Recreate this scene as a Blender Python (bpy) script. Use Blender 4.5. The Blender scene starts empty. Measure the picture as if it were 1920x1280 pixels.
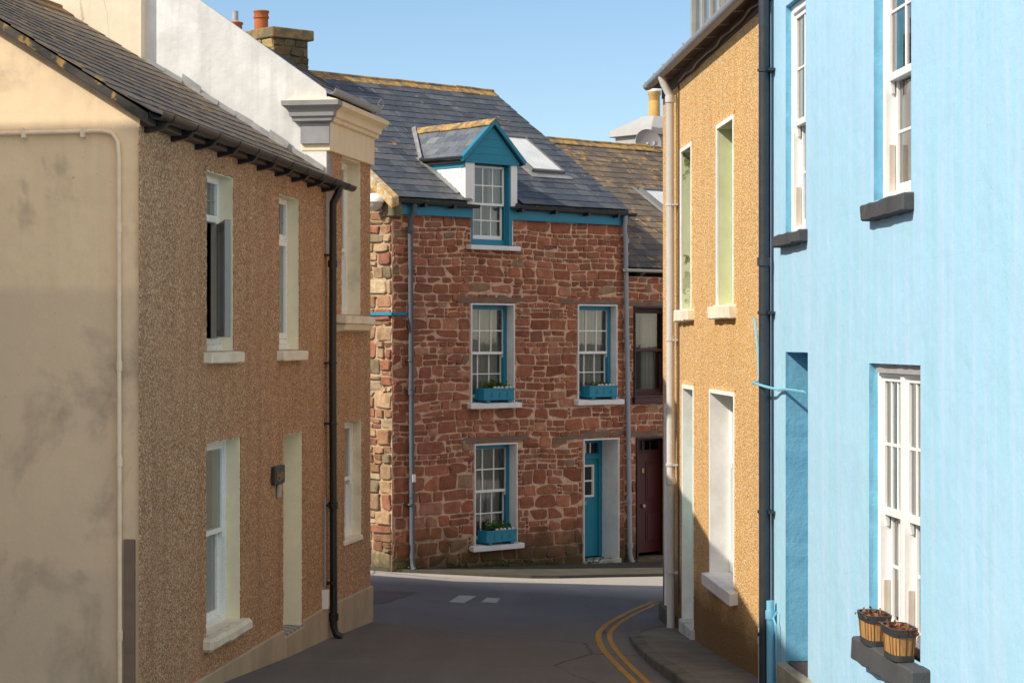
import bpy, bmesh, math, random
from mathutils import Vector, Matrix, noise as mnoise

# ------------------------------------------------------------------ basics
# All heights below are in metres relative to the photographer's eye; EYE lifts the whole
# place so that the far end of the road sits near world z = 0.
EYE = 3.8
R = random.Random(11)
SC = bpy.context.scene
COL = SC.collection


def link(o):
    COL.objects.link(o)
    return o


def tag(o, label=None, cat=None, group=None, kind=None):
    if label: o['label'] = label
    if cat: o['category'] = cat
    if group: o['group'] = group
    if kind: o['kind'] = kind
    return o


class Frame:
    """A facade frame: u along the wall (to the right seen from the street), d into the house, z up."""

    def __init__(self, name, ox, oy, ang, zb, u0=0.0, d0=0.0, label=None, cat=None, group=None, root=True):
        a = math.radians(ang)
        self.U = Vector((math.cos(a), math.sin(a), 0)); self.D = Vector((-math.sin(a), math.cos(a), 0))
        self.ox, self.oy, self.ang, self.zb, self.u0, self.d0 = ox, oy, a, zb, u0, d0
        p = Vector((ox, oy, 0)) + self.U * u0 + self.D * d0
        self.root = None
        if root:
            o = link(bpy.data.objects.new(name, None))
            o.empty_display_size = .3
            o.location = (p.x, p.y, zb + EYE); o.rotation_euler = (0, 0, a)
            self.root = tag(o, label, cat, group)

    def sub(self, name, u0, d0, zb, label, cat, group=None):
        return Frame(name, self.ox, self.oy, math.degrees(self.ang), zb, u0, d0, label, cat, group)

    def from_world(self, x, y):
        v = Vector((x - self.ox, y - self.oy, 0))
        return v.dot(self.U), v.dot(self.D)


class MB:
    """Collects faces for ONE mesh object."""

    def __init__(self):
        self.v, self.f, self.c, self.m = [], [], [], []
        self.col = (1, 1, 1); self.mi = 0

    def face(self, pts):
        n = len(self.v)
        self.v += [tuple(p) for p in pts]
        self.f.append(tuple(range(n, n + len(pts))))
        self.c.append(self.col); self.m.append(self.mi)

    def mesh(self, verts, faces):
        n = len(self.v)
        self.v += [tuple(p) for p in verts]
        for f in faces:
            self.f.append(tuple(n + i for i in f)); self.c.append(self.col); self.m.append(self.mi)
        return self

    def box(self, u0, u1, d0, d1, z0, z1):
        return self.mesh([(u0, d0, z0), (u1, d0, z0), (u1, d1, z0), (u0, d1, z0), (u0, d0, z1), (u1, d0, z1), (u1, d1, z1), (u0, d1, z1)],
                         [(0, 3, 2, 1), (4, 5, 6, 7), (0, 1, 5, 4), (1, 2, 6, 5), (2, 3, 7, 6), (3, 0, 4, 7)])

    def hexa(self, b, t):
        return self.mesh(list(b) + list(t), [(0, 3, 2, 1), (4, 5, 6, 7), (0, 1, 5, 4), (1, 2, 6, 5), (2, 3, 7, 6), (3, 0, 4, 7)])

    def frustum(self, r0, z0, r1, z1):
        (a, b, c, d), (e, f, g, h) = r0, r1
        return self.hexa([(a, c, z0), (b, c, z0), (b, d, z0), (a, d, z0)], [(e, g, z1), (f, g, z1), (f, h, z1), (e, h, z1)])

    def prism(self, prof, u0, u1):
        """profile of (d, z) extruded along u"""
        n = len(prof)
        vs = [(u0, d, z) for d, z in prof] + [(u1, d, z) for d, z in prof]
        fs = [tuple(range(n)), tuple(range(2 * n - 1, n - 1, -1))]
        fs += [(i, i + n, (i + 1) % n + n, (i + 1) % n) for i in range(n)]
        return self.mesh(vs, fs)

    def prism_d(self, prof, d0, d1):
        """profile of (u, z) extruded along d"""
        n = len(prof)
        vs = [(u, d0, z) for u, z in prof] + [(u, d1, z) for u, z in prof]
        fs = [tuple(range(n)), tuple(range(2 * n - 1, n - 1, -1))]
        fs += [(i, (i + 1) % n, (i + 1) % n + n, i + n) for i in range(n)]
        return self.mesh(vs, fs)

    def tube(self, path, r, n=10, caps=True, arc=None):
        """round tube; arc=(a0,a1) makes an open channel (gutter)"""
        path = [Vector(p) for p in path]
        rs = r if isinstance(r, (list, tuple)) else [r] * len(path)
        rings = []
        prev = None
        for i, p in enumerate(path):
            if i == 0: t = path[1] - p
            elif i == len(path) - 1: t = p - path[-2]
            else: t = (path[i + 1] - p).normalized() + (p - path[i - 1]).normalized()
            t.normalize()
            ref = Vector((0, 0, 1)) if abs(t.z) < .9 else Vector((1, 0, 0))
            x = t.cross(ref).normalized() if prev is None else (prev - t * prev.dot(t)).normalized()
            prev = x
            y = x.cross(t)
            rings.append([p + (x * math.cos(2 * math.pi * k / n) + y * math.sin(2 * math.pi * k / n)) * rs[i] for k in range(n)])
        vs = [q for ring in rings for q in ring]
        fs = []
        for i in range(len(rings) - 1):
            for k in range(n):
                a, b = i * n + k, i * n + (k + 1) % n
                fs.append((a, b, b + n, a + n))
        if caps:
            fs.append(tuple(range(n - 1, -1, -1))); fs.append(tuple(range((len(rings) - 1) * n, len(rings) * n)))
        return self.mesh(vs, fs)

    def gutter(self, u0, u1, d, z0, r, z1=None, n=8, t=.006):
        z1 = z0 if z1 is None else z1
        prof = [(math.cos(a) * r, math.sin(a) * r) for a in [math.pi + math.pi * k / n for k in range(n + 1)]]
        inn = [(math.cos(a) * (r - t), math.sin(a) * (r - t)) for a in [2 * math.pi - math.pi * k / n for k in range(n + 1)]]
        pr = prof + inn
        m = len(pr)
        vs = [(u0, d + a, z0 + b) for a, b in pr] + [(u1, d + a, z1 + b) for a, b in pr]
        fs = [(i, i + m, (i + 1) % m + m, (i + 1) % m) for i in range(m)]
        fs += [tuple(range(m)), tuple(range(2 * m - 1, m - 1, -1))]
        return self.mesh(vs, fs)

    def lathe(self, c, prof, n=20, sx=1, sy=1, cap=True):
        vs, fs = [], []
        for r, z in prof:
            for k in range(n):
                a = 2 * math.pi * k / n
                vs.append((c[0] + r * math.cos(a) * sx, c[1] + r * math.sin(a) * sy, c[2] + z))
        for i in range(len(prof) - 1):
            for k in range(n):
                a, b = i * n + k, i * n + (k + 1) % n
                fs.append((a, b, b + n, a + n))
        if cap:
            fs.append(tuple(range(n - 1, -1, -1))); fs.append(tuple(range((len(prof) - 1) * n, len(prof) * n)))
        return self.mesh(vs, fs)

    def blob(self, c, r, jit=.2, sub=1, rnd=R):
        bm = bmesh.new(); bmesh.ops.create_icosphere(bm, subdivisions=sub, radius=1)
        rr = r if isinstance(r, (tuple, list)) else (r, r, r)
        vs = [(c[0] + v.co.x * rr[0] * (1 + rnd.uniform(-jit, jit)), c[1] + v.co.y * rr[1] * (1 + rnd.uniform(-jit, jit)),
               c[2] + v.co.z * rr[2] * (1 + rnd.uniform(-jit, jit))) for v in bm.verts]
        fs = [tuple(v.index for v in f.verts) for f in bm.faces]
        bm.free()
        return self.mesh(vs, fs)

    def build(self, name, mat, F=None, parent=None, bevel=0, smooth=False, recalc=True, mats=None, weld=False, seg=1):
        du, dd, dz = (F.u0, F.d0, F.zb) if F else (0, 0, -EYE)
        me = bpy.data.meshes.new(name)
        me.from_pydata([(x - du, y - dd, z - dz) for x, y, z in self.v], [], self.f)
        for m in (mats or [mat]): me.materials.append(m)
        if mats: me.polygons.foreach_set('material_index', self.m)
        ca = me.color_attributes.new('col', 'FLOAT_COLOR', 'CORNER')
        buf = []
        for f, c in zip(self.f, self.c): buf += [c[0], c[1], c[2], 1.0] * len(f)
        ca.data.foreach_set('color', buf)
        if recalc or weld:
            bm = bmesh.new(); bm.from_mesh(me)
            if weld: bmesh.ops.remove_doubles(bm, verts=bm.verts, dist=1e-5)
            bmesh.ops.recalc_face_normals(bm, faces=bm.faces)
            bm.to_mesh(me); bm.free()
        if smooth:
            me.polygons.foreach_set('use_smooth', [True] * len(me.polygons))
        me.update()
        o = link(bpy.data.objects.new(name, me))
        if parent is None and F is not None: parent = F.root
        if parent is not None: o.parent = parent
        if bevel:
            b = o.modifiers.new('Bevel', 'BEVEL'); b.width = bevel; b.segments = seg; b.limit_method = 'ANGLE'; b.angle_limit = math.radians(40)
        if smooth and hasattr(me, 'set_sharp_from_angle'):
            me.set_sharp_from_angle(angle=math.radians(42))
        return o


# ------------------------------------------------------------------ materials
class NT:
    def __init__(self, name):
        self.m = bpy.data.materials.new(name); self.m.use_nodes = True
        self.t = self.m.node_tree; self.t.nodes.clear()
        self.out = self.t.nodes.new('ShaderNodeOutputMaterial')
        self._tc = None

    def n(self, typ, **kw):
        x = self.t.nodes.new(typ)
        for k, v in kw.items(): setattr(x, k, v)
        return x

    def L(self, a, b): self.t.links.new(a, b)

    def put(self, sock, val):
        if hasattr(val, 'is_linked') or isinstance(val, bpy.types.NodeSocket): self.L(val, sock)
        else:
            if isinstance(val, (tuple, list)) and len(val) == 3 and sock.type == 'RGBA': val = (*val, 1)
            sock.default_value = val

    def co(self, scale=None, rot=None, loc=None):
        if not self._tc: self._tc = self.n('ShaderNodeTexCoord')
        s = self._tc.outputs['Object']
        if scale is None and rot is None: return s
        mp = self.n('ShaderNodeMapping')
        self.L(s, mp.inputs['Vector'])
        if scale is not None: mp.inputs['Scale'].default_value = scale if isinstance(scale, (tuple, list)) else (scale,) * 3
        if rot is not None: mp.inputs['Rotation'].default_value = rot
        if loc is not None: mp.inputs['Location'].default_value = loc
        return mp.outputs['Vector']

    def noise(self, scale, detail=4, rough=.55, vec=None, dist=0, col=False):
        x = self.n('ShaderNodeTexNoise'); x.inputs['Scale'].default_value = scale; x.inputs['Detail'].default_value = detail
        x.inputs['Roughness'].default_value = rough; x.inputs['Distortion'].default_value = dist
        self.L(vec if vec is not None else self.co(), x.inputs['Vector'])
        return x.outputs['Color' if col else 'Fac']

    def voro(self, scale, feature='F1', out='Distance', vec=None, rand=1):
        x = self.n('ShaderNodeTexVoronoi', feature=feature); x.inputs['Scale'].default_value = scale
        x.inputs['Randomness'].default_value = rand
        self.L(vec if vec is not None else self.co(), x.inputs['Vector'])
        return x.outputs[out]

    def ramp(self, fac, stops, interp='LINEAR'):
        x = self.n('ShaderNodeValToRGB'); cr = x.color_ramp; cr.interpolation = interp
        while len(cr.elements) < len(stops): cr.elements.new(.5)
        for e, (p, c) in zip(cr.elements, stops):
            e.position = p; e.color = (c, c, c, 1) if not isinstance(c, (tuple, list)) else (*c, 1)
        self.put(x.inputs['Fac'], fac)
        return x.outputs['Color']

    def mix(self, fac, a, b, mode='MIX'):
        x = self.n('ShaderNodeMix', data_type='RGBA', blend_type=mode)
        self.put(x.inputs[0], fac); self.put(x.inputs[6], a); self.put(x.inputs[7], b)
        return x.outputs[2]

    def math(self, op, a, b=0.0, c=None):
        x = self.n('ShaderNodeMath', operation=op)
        self.put(x.inputs[0], a); self.put(x.inputs[1], b)
        if c is not None: self.put(x.inputs[2], c)
        return x.outputs[0]

    def sep(self, v=None):
        x = self.n('ShaderNodeSeparateXYZ'); self.L(v if v is not None else self.co(), x.inputs[0])
        return x.outputs

    def attr(self, name='col'):
        x = self.n('ShaderNodeAttribute'); x.attribute_name = name
        return x.outputs['Color']

    def bump(self, h, strength=.5, dist=.01, normal=None):
        x = self.n('ShaderNodeBump'); x.inputs['Strength'].default_value = strength; x.inputs['Distance'].default_value = dist
        self.L(h, x.inputs['Height'])
        if normal is not None: self.L(normal, x.inputs['Normal'])
        return x.outputs['Normal']

    def fin(self, color, rough=.8, normal=None, metal=0, spec=.5):
        b = self.n('ShaderNodeBsdfPrincipled')
        self.put(b.inputs['Base Color'], color); self.put(b.inputs['Roughness'], rough)
        b.inputs['Metallic'].default_value = metal; b.inputs['Specular IOR Level'].default_value = spec
        if normal is not None: self.L(normal, b.inputs['Normal'])
        self.L(b.outputs[0], self.out.inputs['Surface'])
        return self.m


def paint(name, c, rough=.55, dirt=.18, dirtcol=None, scale=6, bump=.15):
    """brushed paint with faint dirt and uneven gloss"""
    t = NT(name)
    nz = t.noise(scale, 6, .65)
    nf = t.noise(scale * 9, 4, .6)
    dc = dirtcol or tuple(x * .55 for x in c)
    f = t.ramp(nz, [(.42, 0), (.75, 1)])
    col = t.mix(t.math('MULTIPLY', f, dirt * 2), c, dc)
    col = t.mix(.12, col, t.ramp(nf, [(.3, tuple(x * .75 for x in c)), (.7, tuple(min(1, x * 1.1) for x in c))]))
    return t.fin(col, t.ramp(nf, [(.3, rough - .1), (.7, min(1, rough + .12))]), t.bump(nf, bump, .004))


def M_pebble(name, stops, tint, scale=58, streak=.35, zshade=None):
    t = NT(name)
    vc = t.voro(scale, 'F1', 'Color')
    sp = t.n('ShaderNodeSeparateColor'); t.L(vc, sp.inputs[0])
    cell = sp.outputs[0]
    dist = t.voro(scale, 'F1', 'Distance')
    col = t.ramp(cell, stops)
    fine = t.noise(scale * 2.2, 2)
    col = t.mix(.18, col, t.ramp(fine, [(.3, stops[0][1]), (.7, stops[-2][1])]))
    col = t.mix(t.ramp(dist, [(.35, 0), (.75, .75)]), col, tuple(x * .45 for x in stops[1][1]))
    big = t.noise(.9, 5, .6)
    col = t.mix(t.ramp(big, [(.38, 0), (.7, streak)]), col, tint)
    st = t.noise(1.0, 4, .6, vec=t.co((4.5, 4.5, .35)))
    col = t.mix(t.ramp(st, [(.46, 0), (.74, streak * 1.3)]), col, tuple(x * .5 for x in tint))
    sp2 = t.voro(scale * .21, 'F1', 'Distance')
    col = t.mix(t.ramp(sp2, [(.07, .85), (.12, 0)]), col, tuple(x * .22 for x in tint))
    if zshade:
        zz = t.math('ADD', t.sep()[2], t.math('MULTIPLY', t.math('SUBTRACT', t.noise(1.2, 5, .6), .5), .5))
        col = t.mix(t.ramp(zz, [(zshade * .5, .88), (zshade, 0)]), col, tuple(x * .2 for x in tint))  # wall foot tinted darker to deepen the cast shade there
    b = t.bump(t.math('SUBTRACT', 1.0, dist), .9, .012)
    return t.fin(col, .92, b, spec=.25)


def M_render(name, base, stain, stain2=None, zband=None, amount=.6, bump=.25, streak=.3, cracks=0, blotch=0):
    t = NT(name)
    z = t.sep()[2]
    a = t.noise(1.3, 7, .62, dist=.3)
    b = t.noise(.55, 4, .6)
    fine = t.noise(38, 5, .65)
    mid = t.noise(9, 5, .6)
    col = t.mix(t.ramp(a, [(.44, 0), (.72, amount)]), base, stain)
    if stain2:
        col = t.mix(t.ramp(b, [(.5, 0), (.62, amount)]), col, stain2)
    st = t.noise(1.0, 5, .6, vec=t.co((5, 5, .3)))
    col = t.mix(t.ramp(st, [(.48, 0), (.75, streak)]), col, tuple(x * .72 for x in stain))
    col = t.mix(t.ramp(mid, [(.35, .14), (.65, 0)]), col, tuple(x * .6 for x in base))
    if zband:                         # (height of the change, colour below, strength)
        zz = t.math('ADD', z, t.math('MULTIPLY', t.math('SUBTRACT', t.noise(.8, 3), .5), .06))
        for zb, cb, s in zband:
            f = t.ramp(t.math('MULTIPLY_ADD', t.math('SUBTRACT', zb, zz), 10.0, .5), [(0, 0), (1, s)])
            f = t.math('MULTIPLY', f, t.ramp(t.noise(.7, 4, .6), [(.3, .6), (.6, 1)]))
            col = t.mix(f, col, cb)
    if blotch:
        k = t.noise(1.15, 6, .58, vec=t.co((1, 1, .8), loc=(3.3, 1.7, .4)), dist=.4)
        col = t.mix(t.math('MULTIPLY', t.ramp(k, [(.545, 0), (.68, blotch)]), t.ramp(t.noise(14, 4), [(.3, .6), (.6, 1)])), col, (.27, .215, .17))
        k = t.noise(26, 2, .5)
        col = t.mix(t.ramp(k, [(.74, 0), (.77, .5)]), col, (.3, .22, .16))
    h = t.math('ADD', t.math('MULTIPLY', fine, .4), mid)
    if cracks:
        dv = t.n('ShaderNodeMix', data_type='RGBA')
        dv.inputs[0].default_value = .12
        t.L(t.co(), dv.inputs[6]); t.L(t.noise(2.2, 5, col=True), dv.inputs[7])
        e = t.voro(.8, 'DISTANCE_TO_EDGE', 'Distance', vec=dv.outputs[2])
        line = t.ramp(e, [(.0, 1), (.006, 0)])
        line = t.math('MULTIPLY', line, t.ramp(t.noise(.6, 2), [(.5, 0), (.58, cracks)]))
        col = t.mix(line, col, tuple(x * .5 for x in base))
    col = t.mix(.1, col, t.ramp(fine, [(.3, tuple(x * .6 for x in base)), (.7, base)]))
    return t.fin(col, .88, t.bump(h, bump, .012), spec=.25)


def M_blue_wall():
    t = NT('blue_wall_paint')
    base = (.375, .635, .83)
    z = t.sep()[2]
    st = t.noise(1.0, 5, .6, vec=t.co((3.2, 3.2, .22)))
    col = t.mix(t.ramp(st, [(.4, 0), (.66, .85)]), base, (.335, .625, .765))
    st2 = t.noise(1.0, 5, .65, vec=t.co((7, 7, .4), loc=(4, 0, 2)))
    col = t.mix(t.ramp(st2, [(.46, 0), (.7, .7)]), col, (.52, .66, .88))
    big = t.noise(.5, 4)
    col = t.mix(t.ramp(big, [(.42, 0), (.66, .3)]), col, (.38, .615, .82))
    col = t.mix(t.ramp(t.noise(1.6, 6, .65), [(.56, 0), (.74, .3)]), col, (.40, .56, .74))
    # scored lines of the stucco, worn in places
    fz = t.math('ABSOLUTE', t.math('SUBTRACT', t.math('FRACT', t.math('MULTIPLY', t.math('ADD', z, t.math('MULTIPLY', t.noise(.6, 2), .03)), 2.25)), .5))
    line = t.math('MULTIPLY', t.ramp(fz, [(.0, 1), (.014, 0)]), t.ramp(t.noise(.7, 3), [(.46, 0), (.56, .8)]))
    dv = t.n('ShaderNodeMix', data_type='RGBA'); dv.inputs[0].default_value = .14
    t.L(t.co(), dv.inputs[6]); t.L(t.noise(2.5, 5, col=True), dv.inputs[7])
    e = t.voro(.7, 'DISTANCE_TO_EDGE', 'Distance', vec=dv.outputs[2])
    crack = t.math('MULTIPLY', t.ramp(e, [(.0, 1), (.005, 0)]), t.ramp(t.noise(.5, 2), [(.5, 0), (.56, .8)]))
    col = t.mix(t.math('MAXIMUM', t.math('MULTIPLY', line, .05), t.math('MULTIPLY', crack, .12)), col, (.12, .36, .52))
    h = t.math('ADD', t.noise(7, 6, .6), t.math('MULTIPLY', t.noise(55, 3), .18))
    h = t.math('SUBTRACT', h, t.math('MULTIPLY', t.math('MAXIMUM', t.math('MULTIPLY', line, .25), t.math('MULTIPLY', crack, .5)), .2))
    h = t.math('ADD', h, t.math('MULTIPLY', t.noise(1.1, 3), 1.4))
    h = t.math('ADD', h, t.math('MULTIPLY', t.noise(3.1, 4, .55), .9))
    return t.fin(col, t.ramp(t.noise(2.2, 4), [(.3, .5), (.7, .75)]), t.bump(h, .38, .02), spec=.3)


def M_slate(name, lichen=.0, tint=(.05, .058, .072), rough=.5, white=.3):
    t = NT(name)
    a = t.attr()
    col = t.mix(1.0, a, t.ramp(t.noise(14, 5, .6), [(.25, .7), (.75, 1.25)]), 'MULTIPLY')
    col = t.mix(t.ramp(t.noise(2.2, 5, .6), [(.5, 0), (.75, .5)]), col, tuple(x * 1.9 for x in tint))
    if white:
        w = t.math('MULTIPLY', t.ramp(t.noise(11, 5, .7), [(.68, 0), (.72, 1)]), t.ramp(t.noise(1.6, 2), [(.5, 0), (.6, white)]))
        col = t.mix(w, col, (.6, .6, .58))
    if lichen:
        s = t.noise(7.5, 6, .62)
        p = t.noise(1.1, 3, .6)
        f = t.math('MULTIPLY', t.ramp(s, [(.58 - .1 * lichen, 0), (.64 - .1 * lichen, 1)]), t.ramp(p, [(.46, 0), (.56, 1)]))
        lc = t.ramp(t.noise(21, 4), [(.3, (.26, .15, .05)), (.6, (.46, .28, .07)), (.8, (.55, .42, .2))])
        col = t.mix(f, col, lc)
    return t.fin(col, t.ramp(t.noise(9, 4), [(.3, rough - .12), (.7, rough + .2)]), t.bump(t.noise(40, 5, .65), .3, .006), spec=.45)


def M_stone():
    t = NT('red_sandstone')
    a = t.attr()
    z = t.sep()[2]
    col = t.mix(1.0, a, t.ramp(t.noise(9, 6, .65), [(.25, .62), (.75, 1.32)]), 'MULTIPLY')
    col = t.mix(t.ramp(t.noise(3.1, 6, .65), [(.55, 0), (.72, .5)]), col, (.13, .085, .06))
    col = t.mix(t.ramp(t.noise(46, 3), [(.62, 0), (.74, .4)]), col, (.36, .24, .17))
    # damp, algae-stained foot of the wall
    zz = t.math('ADD', z, t.math('MULTIPLY', t.math('SUBTRACT', t.noise(2.4, 5, .6), .5), 1.1))
    col = t.mix(t.ramp(zz, [(.0, .8), (.28, .55), (.62, 0)]), col, (.055, .048, .024))
    col = t.mix(t.math('MULTIPLY', t.ramp(zz, [(.1, 1), (.9, 0)]), t.ramp(t.noise(6, 5), [(.5, 0), (.68, .7)])), col, (.10, .10, .03))
    h = t.math('ADD', t.noise(26, 6, .65), t.math('MULTIPLY', t.noise(7, 3), 1.2))
    return t.fin(col, .93, t.bump(h, .75, .022), spec=.2)


def M_asphalt():
    t = NT('asphalt')
    col = t.ramp(t.noise(95, 4, .7), [(.25, (.072, .066, .062)), (.5, (.13, .121, .114)), (.8, (.26, .245, .225))])
    col = t.mix(t.ramp(t.noise(.55, 5, .6), [(.4, 0), (.68, .6)]), col, (.175, .168, .16))
    wear = t.noise(1.0, 5, .6, vec=t.co((1.3, .16, 1)))
    col = t.mix(t.ramp(wear, [(.5, 0), (.72, .5)]), col, (.205, .195, .18))
    col = t.mix(t.ramp(t.noise(1.7, 6, .7), [(.6, 0), (.72, .45)]), col, (.08, .078, .078))
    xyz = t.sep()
    far = t.math('ADD', t.math('ADD', xyz[1], t.math('MULTIPLY', xyz[0], .28)), t.math('MULTIPLY', t.math('SUBTRACT', t.noise(1.3, 4), .5), .8))  # paler band painted in where sunlight strikes the road at the far kerb
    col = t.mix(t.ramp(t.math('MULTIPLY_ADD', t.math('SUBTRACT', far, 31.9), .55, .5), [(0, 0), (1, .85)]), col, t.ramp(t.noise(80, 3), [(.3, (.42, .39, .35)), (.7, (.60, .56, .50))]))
    dv = t.n('ShaderNodeMix', data_type='RGBA'); dv.inputs[0].default_value = .2
    t.L(t.co(), dv.inputs[6]); t.L(t.noise(1.6, 5, col=True), dv.inputs[7])
    e = t.voro(.33, 'DISTANCE_TO_EDGE', 'Distance', vec=dv.outputs[2])
    crack = t.math('MULTIPLY', t.ramp(e, [(.0, 1), (.006, 0)]), t.ramp(t.noise(.4, 2), [(.46, 0), (.56, .8)]))
    col = t.mix(crack, col, (.018, .018, .018))
    return t.fin(col, .85, t.bump(t.noise(110, 4, .7), .7, .008), spec=.3)


def M_concrete(name, c, moss=0):
    t = NT(name)
    col = t.mix(t.ramp(t.noise(2.4, 6, .65), [(.35, 0), (.7, .8)]), c, tuple(x * .55 for x in c))
    col = t.mix(.25, col, t.ramp(t.noise(60, 4, .7), [(.3, tuple(x * .5 for x in c)), (.7, tuple(min(1, x * 1.3) for x in c))]))
    if moss:
        col = t.mix(t.ramp(t.noise(3.5, 6, .65), [(.48, 0), (.64, moss)]), col, (.055, .062, .02))
    return t.fin(col, .9, t.bump(t.noise(45, 5, .65), .5, .012), spec=.25)


def M_lichened(name, c, y=.8):
    t = NT(name)
    f = t.ramp(t.noise(6, 6, .65), [(.44, 0), (.54, y)])
    lc = t.ramp(t.noise(19, 4), [(.3, (.30, .19, .07)), (.55, (.50, .31, .09)), (.8, (.62, .50, .28))])
    col = t.mix(t.ramp(t.noise(12, 5), [(.4, 0), (.7, .7)]), c, tuple(x * .5 for x in c))
    col = t.mix(f, col, lc)
    return t.fin(col, .92, t.bump(t.noise(30, 5, .65), .6, .012), spec=.2)


def M_flaking():
    """pale green paint coming off an old reveal"""
    t = NT('flaking_green_paint')
    f = t.ramp(t.noise(5.5, 7, .6, vec=t.co((1, 1, .8))), [(.565, 0), (.58, 1)])
    f = t.math('MULTIPLY', f, t.ramp(t.noise(1.1, 2), [(.44, 0), (.54, 1)]))
    col = t.mix(t.ramp(t.noise(2, 5), [(.35, 0), (.7, 1)]), (.55, .58, .36), (.66, .66, .44))
    col = t.mix(f, col, t.ramp(t.noise(25, 3), [(.4, (.12, .13, .05)), (.65, (.30, .32, .14))]))
    return t.fin(col, .7, t.bump(t.math('SUBTRACT', t.noise(30, 4), f), .6, .006), spec=.3)


def M_glass():
    t = NT('window_glass')
    fr = t.n('ShaderNodeFresnel'); fr.inputs['IOR'].default_value = 1.5
    wob = t.bump(t.noise(3.2, 2), .02, .02)
    t.L(wob, fr.inputs['Normal'])
    tr = t.n('ShaderNodeBsdfTransparent'); tr.inputs[0].default_value = (.86, .9, .88, 1)
    gl = t.n('ShaderNodeBsdfGlossy'); gl.inputs['Roughness'].default_value = .02
    t.L(wob, gl.inputs['Normal'])
    mx = t.n('ShaderNodeMixShader')
    t.L(t.math('MULTIPLY_ADD', fr.outputs[0], 1.6, .06), mx.inputs[0]); t.L(tr.outputs[0], mx.inputs[1]); t.L(gl.outputs[0], mx.inputs[2])
    t.L(mx.outputs[0], t.out.inputs['Surface'])
    return t.m


def M_wood_staves():
    t = NT('barrel_staves')
    g = t.noise(4, 5, .6, vec=t.co((9, 9, .8)))
    col = t.ramp(g, [(.3, (.28, .13, .04)), (.55, (.48, .26, .09)), (.75, (.60, .38, .16))])
    col = t.mix(1.0, col, t.attr(), 'MULTIPLY')
    return t.fin(col, .6, t.bump(g, .3, .006))


def M_leaf(name, c):
    t = NT(name)
    col = t.mix(1.0, t.attr(), t.ramp(t.noise(20, 3), [(.3, tuple(x * .7 for x in c)), (.7, tuple(x * 1.25 for x in c))]), 'MULTIPLY')
    b = t.n('ShaderNodeBsdfPrincipled'); t.put(b.inputs['Base Color'], col); b.inputs['Roughness'].default_value = .6
    tl = t.n('ShaderNodeBsdfTranslucent'); t.put(tl.inputs[0], col)
    mx = t.n('ShaderNodeMixShader'); mx.inputs[0].default_value = .25
    t.L(b.outputs[0], mx.inputs[1]); t.L(tl.outputs[0], mx.inputs[2]); t.L(mx.outputs[0], t.out.inputs['Surface'])
    return t.m


def M_curtain(name, c):
    t = NT(name)
    col = t.mix(t.ramp(t.noise(3, 3), [(.4, 0), (.7, .5)]), c, tuple(x * .8 for x in c))
    b = t.n('ShaderNodeBsdfDiffuse'); t.put(b.inputs[0], col)
    tl = t.n('ShaderNodeBsdfTranslucent'); t.put(tl.inputs[0], col)
    mx = t.n('ShaderNodeMixShader'); mx.inputs[0].default_value = .35
    t.L(b.outputs[0], mx.inputs[1]); t.L(tl.outputs[0], mx.inputs[2]); t.L(mx.outputs[0], t.out.inputs['Surface'])
    return t.m


def M_tiles():
    t = NT('checker_tiles')
    x = t.n('ShaderNodeTexChecker'); x.inputs['Scale'].default_value = 11
    x.inputs[1].default_value = (.42, .42, .40, 1); x.inputs[2].default_value = (.10, .11, .12, 1)
    t.L(t.co(), x.inputs[0])
    return t.fin(t.mix(t.ramp(t.noise(6, 4), [(.4, 0), (.7, .4)]), x.outputs[0], (.2, .18, .15)), .5)


PEB_B = M_pebble('brown_pebbledash', [(.0, (.19, .088, .045)), (.3, (.54, .27, .14)), (.55, (.73, .415, .22)), (.78, (.84, .55, .30)), (.92, (.92, .71, .48)), (1, (.56, .48, .40))], (.60, .325, .185))
PEB_O = M_pebble('ochre_pebbledash', [(.0, (.46, .21, .05)), (.25, (.80, .43, .12)), (.5, (.90, .57, .21)), (.75, (.93, .70, .37)), (.92, (.94, .84, .64)), (1, (.6, .38, .18))], (.84, .49, .18), streak=.25, zshade=1.25)
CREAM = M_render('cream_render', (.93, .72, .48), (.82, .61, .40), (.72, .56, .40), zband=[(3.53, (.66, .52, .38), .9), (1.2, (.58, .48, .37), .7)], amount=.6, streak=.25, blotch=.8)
BEIGE = M_render('beige_render', (.84, .73, .58), (.68, .57, .44), amount=.4, cracks=.9)
WHITE_R = M_render('white_render', (.78, .80, .82), (.50, .51, .52), (.62, .63, .64), amount=.85, bump=.5, streak=.5)
STUCCO = M_render('cornice_stucco', (.86, .74, .54), (.74, .58, .38), amount=.5, streak=.25, bump=.15)
PLINTH = M_render('plinth_render', (.50, .39, .28), (.36, .28, .20), amount=.7, streak=.5)
PLAIN = M_render('plain_render', (.6, .56, .5), (.45, .42, .38), amount=.4)
BLUE = M_blue_wall()
WHITE = paint('white_gloss_paint', (.88, .88, .87), .4, .08)
WHITE_W = paint('white_masonry_paint', (.86, .86, .85), .75, .2, (.42, .40, .35), 4, .4)
UPVC = paint('white_upvc', (.88, .89, .88), .3, .04, bump=.03)
REVEAL_G = paint('pale_sage_masonry_paint', (.88, .80, .60), .8, .14, scale=3, bump=.4)
CREAM_P = paint('cream_sill_paint', (.86, .78, .62), .7, .3, (.38, .32, .22), 4, .5)
TEAL = paint('teal_paint', (.010, .22, .36), .42, .1, (.02, .16, .22))
TEAL_L = paint('teal_box_paint', (.010, .24, .38), .5, .12, (.02, .14, .2))
MAROON = paint('maroon_paint', (.075, .010, .012), .4, .15)
MAROON_D = paint('dark_maroon_paint', (.045, .012, .014), .5, .15)
MINT = paint('mint_paint', (.30, .62, .52), .5, .2)
GREY_SILL = M_concrete('dark_grey_sill', (.085, .088, .095))
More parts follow.
